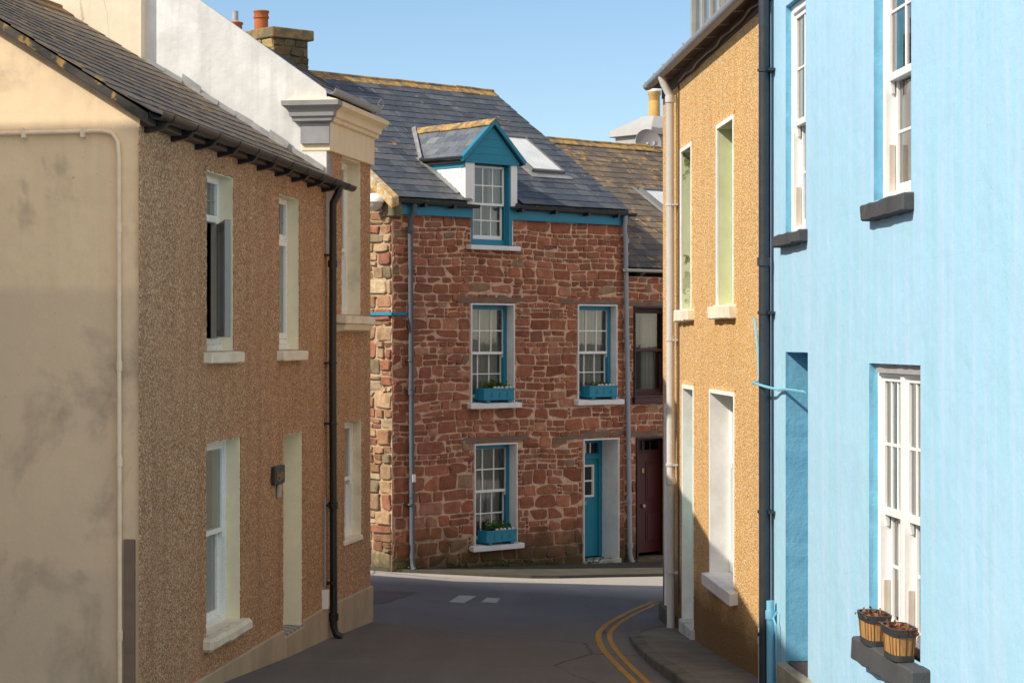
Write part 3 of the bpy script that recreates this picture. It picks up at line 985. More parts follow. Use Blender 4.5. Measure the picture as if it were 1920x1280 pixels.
liner(oDR[0], oDR[1], -3.13, oDR[3], 0, .36, .02).build('reveal', REVEAL_G, A)
mb = MB(); mb.box(oDR[0] + .02, oDR[1] - .02, .34, .40, -3.12, -1.0); dr = mb.build('door', UPVC, A, bevel=.004)
for z0, z1 in ((-2.95, -2.2), (-2.05, -1.2)):
    mb = MB(); mb.box(oDR[0] + .18, oDR[1] - .18, .325, .345, z0, z1); mb.build('panel', UPVC, A, dr, bevel=.012)


def casement(F, h, dep, fan, open_=False):
    """uPVC casement under a leaded fanlight"""
    u0, u1, z0, z1 = h
    w = bars(u0 + .02, u1 - .02, z0 + .06, z1 - .02, dep, dep + .07, .06).build('window', UPVC, F, None, bevel=.006)
    m = MB(); m.box(u0 + .02, u1 - .02, dep - .03, dep + .03, z0 + .0, z0 + .06); m.build('cill_bead', UPVC, F, w, bevel=.005)
    m = MB(); m.box(u0 + .08, u1 - .08, dep, dep + .07, fan - .035, fan + .035)
    m.build('transom', UPVC, F, w, bevel=.005)
    liner(u0, u1, z0, z1, 0, dep + .08, .02).build('reveal', REVEAL_G, F, w)
    pane(u0 + .08, u1 - .08, fan + .03, z1 - .08, dep + .035, F, w)
    m = MB()
    for i in range(1, 5):
        x = u0 + .08 + (u1 - u0 - .16) * i / 5; m.box(x - .004, x + .004, dep + .03, dep + .042, fan + .03, z1 - .08)
    m.box(u0 + .08, u1 - .08, dep + .029, dep + .043, fan + .17, fan + .178)
    m.build('leading', LEAD, F, w)
    room(u0 + .03, u1 - .03, z0 + .05, z1 - .04, dep + .075, F, w)
    if open_:
        # sash swung out on its far stile, about 65 degrees
        a = math.radians(19.5); W = u1 - u0 - .16
        m = bars(0, W, z0 + .13, fan - .04, -.03, .03, .065); m2 = MB(); m2.face([(.06, 0, z0 + .19), (W - .06, 0, z0 + .19), (W - .06, 0, fan - .1), (.06, 0, fan - .1)])
        hx, hd = u1 - .085, dep - .02
        for q in (m, m2):
            q.v = [(hx - (W - x) * math.cos(a) - y * math.sin(a) * 1, hd - (W - x) * math.sin(a) + y * math.cos(a), z) for x, y, z in q.v]
        s = m.build('sash', paint('grey_upvc', (.30, .32, .34), .35, .05, bump=.03), F, w, bevel=.005); m2.build('pane', GLASS, F, w, recalc=False)
        curtain(u0 + .35, u1 - .1, z0 + .1, fan - .05, dep + .2, F, w, NET)
    else:
        bars(u0 + .075, u1 - .075, z0 + .12, fan - .03, dep - .012, dep + .05, .062).build('sash', UPVC, F, w, bevel=.006)
        pane(u0 + .13, u1 - .13, z0 + .17, fan - .08, dep + .02, F, w)
        curtain(u0 + .08, u1 - .3, z0 + .1, z1 - .1, dep + .18, F, w, NET)
    return w


w = casement(A, oW1, .13, 1.16, True); sill(A, w, 1.99, 3.20, -.205, -.085, .085, CREAM_P, rough=.004)
w = casement(A, oW2, .12, 1.12); sill(A, w, 4.91, 6.06, -.205, -.085, .085, CREAM_P, rough=.004)
w = sash_window(A, *oLW, .13, UPVC, UPVC, 1, 1, REVEAL_G, .02, .055, .06, nets, d0=.0)
sill(A, w, 1.97, 3.46, -2.83, -2.69, .10, CREAM_P, rough=.008, bevel=.03)

sagA = lambda u, s: -.10 * math.sin(math.pi * min(max(u, 0), E1) / E1) * (s / 3.9)
SLO = .62
mb = MB()
slates(mb, -.13, E1, -.13, 1.93 - .13 * SLO, SLO, 3.92, .235, .26, cols=((.14, .112, .085), (.12, .10, .08), (.16, .125, .095), (.10, .088, .078)), sag=sagA, jit=.009)
deck(mb, -.11, E1, -.1, 3.2, 1.93, SLO, sag=sagA)
deck(mb, -.11, E1, 3.2, 6.6, 1.93 + 6.4 * SLO, -SLO, off=0)
mb.build('roof', SLATE_L, A)
ridge(A, -.13, E1, 3.2, 1.93 + 3.2 * SLO, SLO, RIDGE_R, sag=lambda u: sagA(u, 3.9))
mb = MB()                                                     # bedded verge under the slates at the gable
for i in range(10):
    a, b = -.1 + 3.3 * i / 10, -.1 + 3.3 * (i + 1) / 10
    z = lambda d: 1.93 + SLO * d - .075
    mb.hexa([(-.10, a, z(a) - .03), (.02, a, z(a) - .03), (.02, b, z(b) - .03), (-.10, b, z(b) - .03)], [(-.10, a, z(a)), (.02, a, z(a)), (.02, b, z(b)), (-.10, b, z(b))])
mb.build('verge', BROWN_B, A)
mb = MB(); mb.box(0, E1, -.10, .02, 1.765, 1.83); mb.build('fascia', BROWN_B, A)
mb = MB(); mb.gutter(-.1, 8.1, -.17, 1.865, .062, 1.845)
for i in range(11): x = .25 + i * .74; mb.gutter(x - .035, x + .035, -.17, 1.866 - .0025 * x, .068)
gt = mb.build('gutter', BLACK, A, smooth=True)
for i in range(10):
    x = .12 + i * .78
    m = MB(); m.prism([(-.2, 1.80), (-.15, 1.745), (0, 1.715), (0, 1.79), (-.12, 1.81)], x, x + .085); m.build('bracket', BLACK, A, gt, bevel=.004)
pipe(A, [(7.37, -.17, 1.81), (7.37, -.15, 1.72), (7.37, -.09, 1.60), (7.38, -.085, -.4), (7.44, -.085, -3.30), (7.44, -.11, -3.40), (7.46, -.18, -3.44)], .045, BLACK, [(7.37, -.085, z) for z in (1.0, -.25, -.95, -1.9, -2.8)], joints=[(7.37, -.087, .9), (7.41, -.085, -1.9), (7.44, -.085, -3.2)])
pipe(A, [(7.2, -.03, -1.8), (7.2, -.03, -2.85), (7.22, -.05, -3.0)], .011, GREY_P, name='wire', n=6)
mb = MB(); mb.box(7.15, 7.25, -.07, 0, -3.08, -2.86); mb.build('cable_box', WHITE, A, bevel=.006)
pipe(A, [(-.04, 2.6, 1.69), (-.04, .30, 1.72), (-.04, .22, 1.70), (-.04, .175, 1.63), (-.04, .165, 1.5), (-.04, .155, -3.2)], .019, CREAM_PIPE, joints=[(-.04, .163, .93), (-.04, .16, -.2), (-.04, .157, -.98), (-.04, .155, -2.4)], name='waste_pipe')
for d in (.45, .95, 1.4): mb = MB(); mb.box(-.07, 0, d, d + .03, 1.67, 1.75); mb.build('pipe_clip', CREAM_PIPE, A)
mb = MB(); mb.box(-.035, -.005, .035, .125, -3.15, -1.615); mb.build('corner_board', CORNER_B, A, bevel=.004)
mb = MB()
for i in range(10):                                           # stepped lead along the taller gable
    d = .02 + i * .21; z = 1.93 + SLO * d; w_ = R.uniform(.07, .13); q_ = R.uniform(.05, .10); dz = .21 * SLO; e_ = R.uniform(0, .03)
    mb.hexa([(E1 - w_, d, z + .030), (E1 - .014, d, z + .030), (E1 - .014, d + .225, z + .03 + dz), (E1 - w_, d + .225, z + .03 + dz)],
            [(E1 - w_, d, z + .036 + e_ * .3), (E1 - .014, d, z + .03 + q_), (E1 - .014, d + .225, z + .03 + q_ + dz + e_), (E1 - w_, d + .225, z + .036 + dz)])
mb.build('flashing', LEAD, A)

# nameplate and house number fixed by the door
S = A.sub('name_sign', 4.85, 0, -1.5, 'small dark slate name plaque with gold script beside the pebbledashed doorway', 'sign')
mb = MB(); mb.box(4.62, 5.07, -.05, -.01, -1.485, -1.295); pl_ = mb.build('plaque', paint('slate_plaque', (.035, .032, .034), .5), S, bevel=.008)
mb = MB()
pts = []
for i in range(120):
    t = i / 119; u = 4.69 + .31 * t; k = t * 9
    pts.append((u + .012 * math.sin(2 * math.pi * k), -.053, -1.395 + (.018 + .022 * (int(k) in (0, 5, 6))) * math.cos(2 * math.pi * k) * (1 if int(k) not in (0,) else 1.2) + .008 * math.sin(k)))
mb.tube(pts, .0028, 5)
mb.tube([(4.70, -.053, -1.43), (4.80, -.053, -1.45), (4.95, -.053, -1.425), (5.0, -.053, -1.41)], .004, 5)
mb.build('lettering', GOLD, S)
S = A.sub('number_plaque', 4.95, 0, -1.64, 'narrow grey metal number tag under the slate name plaque', 'sign')
mb = MB(); mb.box(4.87, 4.98, -.035, -.005, -1.635, -1.492); mb.build('plate', GALV, S, bevel=.006)

# ------------------------------------------------------------------ corniced house behind it
B = Frame('corniced_house', -2.158, 24.84, 79.796, -3.55, label='taller pebbledashed house with white rendered gable and moulded stucco cornice, second on the left', cat='house')
E2 = 2.10
bW, bL = (.64, 1.60, .325, 2.215), (.77, 1.64, -2.39, -.965)
mb = MB(); grid_wall(mb, 0, E2, -4.6, 2.9, [bW, bL])
for h in (bW, bL): ragged(mb, *h, sides='lrt' if h is bL else 'lr')
mb.face([(E2, 0, -4.6), (E2, 7.2, -4.6), (E2, 7.2, 2.92), (E2, 3.6, 5.04), (E2, 0, 2.92)])
mb.face([(0, 7.2, -4.6), (E2, 7.2, -4.6), (E2, 7.2, 2.92), (0, 7.2, 2.92)])
mb.build('wall', PEB_B, B, recalc=False)
SB = .71; SR2 = .60
mb = MB()
N = 18
top = [(7.2 * i / N, 2.92 + SB * (3.6 - abs(3.6 - 7.2 * i / N))) for i in range(N + 1)]
for (d0, z0), (d1, z1) in zip(top, top[1:]):
    mb.hexa([(-.012, d0, 1.0), (.25, d0, 1.0), (.25, d1, 1.0), (-.012, d1, 1.0)], [(-.012, d0, z0), (.25, d0, z0 - .01), (.25, d1, z1 - .01), (-.012, d1, z1)])
mb.face([(-.008, 0, -4.6), (-.008, 7.2, -4.6), (-.008, 7.2, 1.2), (-.008, 0, 1.2)])
mb.build('gable_wall', WHITE_R, B, weld=False)
mb = MB(); mb.box(-.13, .75, 2.2, 4.75, .8, 6.1); ch = mb.build('chimney_breast', BEIGE, B, bevel=.02)
mb = MB(); mb.box(-.2, .82, 2.13, 4.82, 6.1, 6.25)
for d in (2.7, 3.45, 4.2): mb.lathe((.3, d, 6.25), [(.14, 0), (.12, .1), (.11, .4), (.14, .45)], 14)
mb.build('cap', GREYW, B, ch)
mb = MB(); mb.box(.0, E2 + .02, -.035, .02, -4.4, -3.075); mb.build('plinth', PLINTH, B, bevel=.012)
mb = MB(); mb.box(-.02, E2 + .015, -.05, .30, 2.215, 2.56); mb.build('frieze', STUCCO, B, bevel=.008)
mb = MB()
prof = [(.055, 2.545), (.085, 2.56), (.09, 2.60), (.115, 2.615), (.12, 2.66), (.135, 2.69), (.165, 2.715), (.19, 2.735), (.195, 2.79)]
for (p0, z0), (p1, z1) in zip(prof, prof[1:]):
    mb.frustum((.0, E2 + p0, -p0, .36), z0, (.0, E2 + p1, -p1, .36), z1)
mb.frustum((-.19, E2 + .19, -.19, .45), 2.792, (-.10, E2 + .1, -.05, .36), 2.835)
mb.build('cornice', STUCCO, B)
mb = MB()
for (p0, z0), (p1, z1) in zip(prof, prof[1:]):
    mb.frustum((-.03 - p0 * .85, -.0, -p0 + .004, .30 + p0), z0, (-.03 - p1 * .85, -.0, -p1 + .004, .30 + p1), z1)
mb.box(-.055, 0, -.046, .30, 2.30, 2.545)
mb.build('cornice_return', paint('dark_grey_cornice', (.30, .31, .33), .7, .3), B)  # return coloured a darker grey than the cornice front
mb = MB(); slates(mb, .25, E2 + .08, -.02, 2.90, SR2, 4.2, .19, .24, cols=((.085, .08, .075), (.07, .07, .07)))
deck(mb, .02, E2 + .06, -.02, 3.6, 2.905, SR2); deck(mb, .02, E2 + .06, 3.6, 7.3, 2.905 + SR2 * 7.2, -SR2, off=0)
mb.build('roof', SLATE_L, B)
mb = MB(); mb.gutter(-.10, E2 + .05, -.07, 2.935, .065); mb.build('gutter', GREY_P, B, smooth=True)
pipe(B, [(E2 - .1, -.1, 2.85), (E2 - .1, -.13, 3.0), (E2 - .06, -.15, 3.04), (E2 - .0, -.16, 3.02), (E2 + .03, -.16, 2.98), (E2 - .0, -.16, 2.95)], .008, GALV, name='hook', n=6)
w = sash_window(B, *bW, .16, UPVC, UPVC, 1, 1, CREAM_P, .02, .05, .05, half, d0=0, mid=1.12)
sill(B, w, .33, 1.76, .21, .32, .15, CREAM_P, bevel=.01); m = MB(); m.prism([(-.11, .135), (-.13, .21), (0, .21), (0, .11)], .38, 1.72); m.build('sill_moulding', STUCCO, B, w, bevel=.006)
w = sash_window(B, *bL, .1, UPVC, UPVC, 1, 1, CREAM_P, .02, .05, .05, nets, d0=0)
sill(B, w, .75, 1.66, -2.455, -2.385, .02, CREAM_P)
# unseen block down the side lane, added so its shadow edges the lit strip
mb = MB()
q = [B.from_world(*p) for p in ((-3.97, 27.62), (-8.5, 29.5), (-9.6, 27.6), (-5.2, 27.45))]
rm = [((q[0][i] + q[3][i]) / 2) for i in (0, 1)], [((q[1][i] + q[2][i]) / 2) for i in (0, 1)]
for a, b in zip(q, q[1:] + q[:1]): mb.face([(*a, -4.6), (*b, -4.6), (*b, 1.95), (*a, 1.95)])
mb.face([(*q[0], 1.95), (*q[1], 1.95), (*rm[1], 2.9), (*rm[0], 2.9)]); mb.face([(*q[2], 1.95), (*q[3], 1.95), (*rm[0], 2.9), (*rm[1], 2.9)])
mb.face([(*q[0], 1.95), (*q[3], 1.95), (*rm[0], 2.9)]); mb.face([(*q[1], 1.95), (*q[2], 1.95), (*rm[1], 2.9)])
mb.build('shadow_caster', PLAIN, B, recalc=False)
# ------------------------------------------------------------------ red sandstone house facing up the street
Cc = Frame('sandstone_house', -1.8726, 33.29, 41.7, -3.6, label='red sandstone rubble house with teal woodwork, white dormer and blue slate roof', cat='house')
E3 = 5.08
cW1, cW2, cL, cD, cDW = (1.60, 2.545, -.985, .615), (3.97, 4.90, -.975, .625), (1.675, 2.605, -3.285, -1.655), (4.10, 4.945, -3.80, -1.65), (1.62, 2.40, 1.56, 2.2)
lint = [(1.31, 2.78, .612, .70), (3.56, E3, .62, .705), (1.37, 2.86, -1.655, -1.555), (3.61, E3, -1.648, -1.545)]
front = lambda u, o, z: (u, -o, z)
mb = MB()
rubble(mb, front, 0, E3, -4.1, 2.0, [cW1, cW2, cL, cD, cDW], random.Random(5), big_below=-2.3, tone=.83, mortar=(.70, .46, .33), hmin=.065, hmax=.20, gap=.0075)
side = lambda u, o, z: (-o, u, z)
rubble(mb, side, 0, 1.6, -4.1, 2.2, [], random.Random(8), pal=STONES_T, hmin=.11, hmax=.3, mortar=(.46, .36, .25), proud=.035)
mb.col = (.3, .2, .13)
mb.face([(0, 1.6, -4.1), (0, 7, -4.1), (0, 7, 2.2), (0, 3.45, 4.5), (0, 0, 2.2), (0, 1.6, 2.2)])
mb.face([(E3, 0, -4.1), (E3, 6.9, -4.1), (E3, 6.9, 2.2), (E3, 3.45, 4.5), (E3, 0, 2.2)])
mb.face([(0, 6.9, -4.1), (E3, 6.9, -4.1), (E3, 6.9, 2.2), (0, 6.9, 2.2)])
mb.build('wall', STONE, Cc, recalc=False)


def lintel(F, u0, u1, z0, z1, tilt=0):
    mb = MB(); n = 9; prev = None
    for i in range(n + 1):
        u = u0 + (u1 - u0) * i / n; t = i / n * tilt
        j = [R.uniform(-.024, .024) for _ in range(4)]; e_ = .03 if i in (0, n) else 0
        cur = [(u, -.018 + j[0] * .2, z0 + t + abs(j[1]) * .3 + e_), (u, -.018 + j[2] * .2, z1 + t + j[3] - e_), (u, .02, z1 + t + j[3]), (u, .02, z0 + t)]
        if prev: mb.mesh(prev + cur, [(0, 4, 5, 1), (1, 5, 6, 2), (2, 6, 7, 3), (3, 7, 4, 0)])
        if i in (0, n): mb.face(cur)
        prev = cur
    return mb.build('lintel', WOODL, F, weld=True)


lintel(Cc, *lint[0], .03); lintel(Cc, *lint[1]); lintel(Cc, *lint[2], .03); lintel(Cc, *lint[3], .03)
w = sash_window(Cc, *cW1, .14, TEAL, WHITE, 3, 2, WHITE_W, .024, .07, .032, half, d0=-.036, mid=-.19, roommat=ROOM_L)
sill(Cc, w, 1.52, 2.62, -1.085, -.983, .125, WHITE_W, bevel=.012)
w = sash_window(Cc, *cW2, .11, TEAL, WHITE, 3, 2, WHITE_W, .024, .07, .032, half, d0=-.036, mid=-.19, roommat=ROOM_L)
sill(Cc, w, 3.89, 4.985, -1.075, -.973, .125, WHITE_W, bevel=.012)
w = sash_window(Cc, *cL, .145, TEAL, WHITE, 3, 2, WHITE_W, .024, .07, .032, drawn, d0=-.036, mid=-2.44, roommat=ROOM_L)
sill(Cc, w, 1.575, 2.68, -3.385, -3.283, .125, WHITE_W, bevel=.012)

# teal front door in its deep recess
u0, u1, z0, z1 = cD
dd = .40
mb = MB(); mb.box(u0 + .02, u0 + .08, dd - .03, dd + .05, -3.70, z1 - .02); mb.box(u1 - .10, u1 - .02, dd - .03, dd + .05, -3.70, z1 - .02)
mb.box(u0 + .08, u1 - .10, dd - .03, dd + .05, z1 - .09, z1 - .02); mb.box(u0 + .08, u1 - .10, dd - .03, dd + .05, -2.02, -1.94)
mb.box(u0 + .08, u1 - .1, dd - .02, dd + .05, -1.98, -1.92)
dr = mb.build('door', TEAL, Cc, bevel=.004)
dz1 = -2.02
m = bars(u0 + .08, u1 - .10, -3.69, dz1, dd, dd + .05, .10, wb=1.02, wt=.10); m.build('door_leaf', TEAL_L, Cc, dr, bevel=.004)
bars(u0 + .175, u1 - .195, -2.67, dz1 - .095, dd - .012, dd + .03, .035, 2, 2, .03).build('glazing_bars', WHITE, Cc, dr, bevel=.003)
pane(u0 + .18, u1 - .2, -2.67, dz1 - .1, dd + .025, Cc, dr); pane(u0 + .08, u1 - .1, -1.93, z1 - .08, dd + .02, Cc, dr)
for x in (.45, .56): mb = MB(); mb.box(u0 + x, u0 + x + .02, dd + .0, dd + .03, -1.93, z1 - .09); mb.build('fanlight_bar', WHITE, Cc, dr)
mb = MB(); mb.box(u0 + .24, u0 + .47, dd - .014, dd + .0, -2.80, -2.735); mb.build('letter_plate', GALV, Cc, dr, bevel=.004)
room(u0 + .05, u1 - .05, -3.7, z1 - .03, dd + .055, Cc, dr)
liner(u0, u1, -3.80, z1, -.036, dd + .05, .022).build('reveal', WHITE_W, Cc, dr, bevel=.004)
mb = MB(); mb.box(u0 - .0, u1 + .03, -.06, .0, -4.0, -3.705); mb.build('doorstep', STEP_W, Cc, bevel=.012)
mb = MB(); mb.box(u0 + .02, u1 - .02, .002, dd, -4.0, -3.712); mb.build('threshold', TILES, Cc)
# white house number on the frame ("3")
S = Cc.sub('number_sign', u0 + .2, dd, -2.02, 'tiny white number plate reading 3 above the teal door', 'sign')
mb = MB(); mb.box(u0 + .17, u0 + .27, dd - .04, dd - .031, -2.01, -1.91); mb.build('plate', WHITE, S, bevel=.003)
mb = MB()
for cz in (-1.942, -1.976):
    mb.tube([(u0 + .218 + .018 * math.cos(a), dd - .043, cz + .017 * math.sin(a)) for a in [math.radians(x) for x in range(150, -151, -30)]], .005, 5)
mb.build('numeral', BLACK, S)

# lamp on the sunlit side wall
S = Cc.sub('wall_lamp', 0, .2, 2.05, 'white domed lamp on the sunlit side wall of the sandstone house, below its coping', 'lamp')
mb = MB(); mb.tube([(.02, .2, 2.02), (-.08, .2, 2.08), (-.12, .2, 2.16)], .018, 8); mb.build('arm', GREY_P, S, smooth=True)
mb = MB(); mb.lathe((-.19, .2, 2.17), [(.165, 0), (.165, .03), (.15, .07), (.11, .115), (.05, .14), (.01, .145)], 22); mb.build('hood', WHITE, S, smooth=True)
mb = MB(); mb.lathe((-.19, .2, 2.17), [(.02, -.13), (.08, -.11), (.13, -.06), (.15, 0)], 22); mb.build('bowl', paint('pearl_bowl', (.72, .68, .58), .25), S, smooth=True)

# eaves
mb = MB()
mb.box(.13, 1.60, -.075, .0, 1.985, 2.155); mb.box(2.46, 5.02, -.075, .0, 1.985, 2.155); mb.box(2.42, 2.46, -.075, .12, 1.9, 2.155); mb.build('fascia', TEAL, Cc, bevel=.004)
mb = MB(); mb.gutter(.10, 1.66, -.135, 2.20, .058, 2.19); mb.gutter(2.40, 5.22, -.135, 2.205, .058, 2.195); gt = mb.build('gutter', BLACK, Cc, smooth=True)
for x in (.5, 1.1, 2.55, 3.3, 4.05, 4.75):
    m = MB(); m.box(x, x + .05, -.20, -.075, 2.11, 2.16); m.build('bracket', BLACK, Cc, gt)
SC_ = .653
ZR = lambda d: 2.24 + SC_ * (d + .12)
rd = 3.45
holes_r = [(1.44, 2.54, -.1, 1.42), (3.66, 4.44, 1.10, 2.40)]
slc = ((.080, .092, .108), (.095, .106, .122), (.070, .081, .098), (.115, .124, .138))
mb = MB(); slates(mb, -.03, 5.12, -.12, 2.24, SC_, (rd + .12) * math.hypot(1, SC_), .205, .27, skip=holes_r, cols=slc, var=.16)
deck(mb, -.02, 1.46, -.1, rd, ZR(0), SC_); deck(mb, 2.52, 3.68, -.1, rd, ZR(0), SC_); deck(mb, 4.42, 5.1, -.1, rd, ZR(0), SC_)
deck(mb, 1.46, 2.52, 1.1, rd, ZR(0), SC_); deck(mb, 3.68, 4.42, -.1, .82, ZR(0), SC_); deck(mb, 3.68, 4.42, 1.86, rd, ZR(0), SC_)
deck(mb, -.02, 5.1, rd, 7.0, ZR(0) + 2 * SC_ * rd, -SC_, off=0)
rf = mb.build('roof', SLATE, Cc)
ridge(Cc, -.03, 5.13, rd, ZR(rd), SC_, RIDGE, rf)
# light torching lines where slates have slipped, as bright edges of exposed slips
mb = MB()
for k in range(26):
    s = 1.55 + R.random() * 2.3; u = 1.3 + .25 * (k % 4) - (s - 1.5) * .02 + R.uniform(-.04, .04)
    s = round(s / .205) * .205 + .03
    cs = 1 / math.hypot(1, SC_); P0 = lambda u, s: (u, -.12 + s * cs - .028 * SC_ * cs, 2.24 + s * SC_ * cs + .028 * cs)
    a, b = P0(u, s), P0(u, s + .15)
    mb.mesh([(a[0] - .008, a[1], a[2]), (a[0] + .008, a[1], a[2]), (b[0] + .008, b[1], b[2]), (b[0] - .008, b[1], b[2])], [(0, 1, 2, 3)])
mb.build('slate_slips', LEAD, Cc, rf, recalc=False)['kind'] = 'stuff'
# lichened skew along the left gable, and mossy kneeler
mb = MB(); N = 9
for i in range(N):
    a, b = -.16 + (rd + .16) * i / N + .003, -.16 + (rd + .16) * (i + 1) / N - .003
    mb.hexa([(-.13, a, ZR(a) - .16), (.02, a, ZR(a) - .10), (.02, b, ZR(b) - .10), (-.13, b, ZR(b) - .16)], [(-.13, a, ZR(a) + .015), (.02, a, ZR(a) + .045), (.02, b, ZR(b) + .045), (-.13, b, ZR(b) + .015)])
mb.build('skew_coping', COPING, Cc, bevel=.012)
mb = MB(); mb.box(-.07, .14, -.10, .12, 1.94, 2.20); mb.build('kneeler', CAPSTONE, Cc, bevel=.02)
mb = MB(); mb.box(-.055, .28, -.06, -.03, .405, .455); mb.box(-.06, -.03, -.06, .75, .405, .455); mb.build('string_band', TEAL_L, Cc, bevel=.004)
# pipes
pipe(Cc, [(.34, -.135, 2.15), (.34, -.135, 2.02), (.30, -.10, 1.92), (.30, -.085, 1.80), (.335, -.085, -3.45), (.335, -.12, -3.56), (.335, -.16, -3.58)], .042, GREY_D, [(.31, -.085, z) for z in (1.45, -.3, -.75, -2.55)], joints=[(.30, -.085, 1.75), (.32, -.085, -.8), (.33, -.085, -2.4)])
pipe(Cc, [(4.99, -.135, 2.15), (4.99, -.11, 1.9), (5.03, -.09, 1.8), (5.05, -.085, 1.3), (5.15, -.085, -3.65), (5.15, -.12, -3.76), (5.17, -.16, -3.79)], .042, GREY_P, [(5.06, -.085, 1.5), (5.09, -.085, .0), (5.1, -.085, -.95), (5.12, -.085, -2.0), (5.13, -.085, -2.75)], joints=[(5.05, -.085, 1.72), (5.09, -.085, -.1), (5.13, -.085, -2.7), (5.15, -.085, -3.5)])
mb = MB(); mb.box(.305, .365, -.135, -.128, -2.2, -2.08); mb.build('pipe_label', WHITE, Cc)

# dormer
mb = MB()
bu0, bu1 = 1.44, 2.56
mb.box(bu0, 1.64, -.075, .02, 2.2, 2.92)
mb.build('dormer', WHITE, Cc, bevel=.004)
dm = bpy.data.objects[[o.name for o in COL.objects if o.name.startswith('dormer')][-1]]
mb = MB(); mb.box(2.42, bu1, -.075, .02, 2.16, 2.92); mb.build('post', WHITE, Cc, dm, bevel=.004)
for uc, s in ((bu0, -1), (bu1, 1)):
  mb = MB()                                                   # boarded cheek
  zb = 2.22
  while zb < 2.93:
      zt = min(zb + .085, 2.93); d1 = (zt - 2.24) / SC_ - .12 + .05
      d0 = .021
      if d1 > d0 + .01:
          mb.hexa([(uc + s * .010, d0, zb), (uc - s * .03, d0, zb), (uc - s * .03, d1, zb), (uc + s * .010, d1, zb)], [(uc + s * .002, d0, zt), (uc - s * .03, d0, zt), (uc - s * .03, d1, zt), (uc + s * .002, d1, zt)])
      zb += .085
  mb.build('cheek', WHITE, Cc, dm)
gz0, gz1, gc = 2.90, 3.53, 2.0
mb = MB(); mb.prism_d([(bu0 - .03, gz0), (bu1 + .03, gz0), (bu1 + .03, gz0 + .04), (gc, gz1 - .04), (bu0 - .03, gz0 + .04)], -.09, -.04)
mb.build('gable_board', TEAL_L, Cc, dm)
mb = MB()
for s in (-1, 1):
    e = gc + s * (bu1 - gc + .10)
    mb.prism_d([(e, gz0 - .02), (gc, gz1 - .02), (gc, gz1 + .06), (e + s * .03, gz0 + .045)], -.16, -.085)
mb.box(bu0 - .02, bu1 + .02, -.10, -.03, gz0 - .03, gz0 + .02)
for z in (3.02, 3.14, 3.26, 3.38):
    w_ = (gz1 - z) / (gz1 - gz0) * (bu1 - bu0) / 2 * .86
    mb.box(gc - w_, gc + w_, -.094, -.089, z, z + .008)
mb.build('bargeboard', TEAL, Cc, dm, bevel=.003)
for x in (bu0, bu1):
    mb = MB(); mb.box(x - .025, x + .025, -.07, 1.0, 2.80, 2.93); mb.build('dormer_fascia', TEAL_L, Cc, dm)
# dormer roof: two slopes running back into the main roof
mb = MB()
for s in (-1, 1):
    hw = bu1 - gc + .08; sl = (gz1 - gz0 + .02) / hw
    rows = 6
    for i in range(rows):
        f0, f1 = i / rows, min(1, (i + 1.8) / rows)
        x0, x1 = hw * (1 - f0), hw * (1 - f1)
        za, zb = gz0 + .02 + (hw - x0) * sl, gz0 + .02 + (hw - x1) * sl
        d = -.15 - (.12 if i % 2 else 0)
        dmax = (gz0 + .02 + (hw - x0) * sl - 2.24) / SC_ + .08
        while d < dmax:
            a, b = max(d, -.15) + .002, min(d + .25, dmax) - .002
            d += .25
            if b - a < .03: continue
            f = R.uniform(.85, 1.2); c = slc[R.randrange(4)]; mb.col = tuple(v * f * 1.5 for v in c)
            h = R.uniform(0, .003)
            mb.hexa([(gc + s * x0, a, za + .014 + h), (gc + s * x0, b, za + .014 + h), (gc + s * x1, b, zb + .002), (gc + s * x1, a, zb + .002)],
                    [(gc + s * x0, a, za + .022 + h), (gc + s * x0, b, za + .022 + h), (gc + s * x1, b, zb + .010), (gc + s * x1, a, zb + .010)])
    mb.col = (.02, .02, .02)
    mb.hexa([(gc + s * hw, -.12, gz0 - .03), (gc + s * hw, 1.1, gz0 - .03), (gc, 2.0, gz1 - .03), (gc, -.12, gz1 - .03)], [(gc + s * hw, -.12, gz0 + .01), (gc + s * hw, 1.1, gz0 + .01), (gc, 2.0, gz1 + .01), (gc, -.12, gz1 + .01)])
mb.build('dormer_roof', SLATE, Cc, dm)
mb = MB()
for i in range(5):
    a, b = -.17 + i * .42, -.17 + (i + 1) * .42 - .006
    j = R.uniform(-.005, .005)
    for s in (-1, 1): mb.hexa([(gc, a, gz1 + .05 + j), (gc, b, gz1 + .05 + j), (gc + s * .13, b, gz1 - .05 + j), (gc + s * .13, a, gz1 - .05 + j)], [(gc, a, gz1 + .075 + j), (gc, b, gz1 + .075 + j), (gc + s * .13, b, gz1 - .025 + j), (gc + s * .13, a, gz1 - .025 + j)])
mb.build('dormer_ridge', RIDGE, Cc, dm, bevel=.005)
for s in (-1, 1):
    x = gc + s * (bu1 - gc + .11)
    mb = MB(); mb.tube([(x, -.14, gz0 + .04), (x, 1.0, gz0 + .055)], .028, 8)
    if s < 0: mb.tube([(x, .85, gz0 + .03), (x + .02, .85, gz0 - .09), (x + .04, .78, gz0 - .16)], .022, 8)
    mb.build('dormer_gutter', BLACK, Cc, dm, smooth=True)
mb = MB(); mb.hexa([(1.30, .93, 2.85), (1.36, .93, 2.85), (1.98, 1.86, 3.45), (1.90, 1.86, 3.45)], [(1.30, .93, 2.985), (1.36, .93, 3.02), (1.98, 1.86, 3.63), (1.90, 1.86, 3.60)]); mb.face([(bu0 - .16, 1.0, ZR(1.0) + .03), (bu0 + .01, 1.0, ZR(1.0) + .05), (bu0 + .01, .05, ZR(.05) + .05), (bu0 - .08, .05, ZR(.05) + .03)])
mb.build('dormer_flashing', LEAD, Cc, dm, recalc=False)
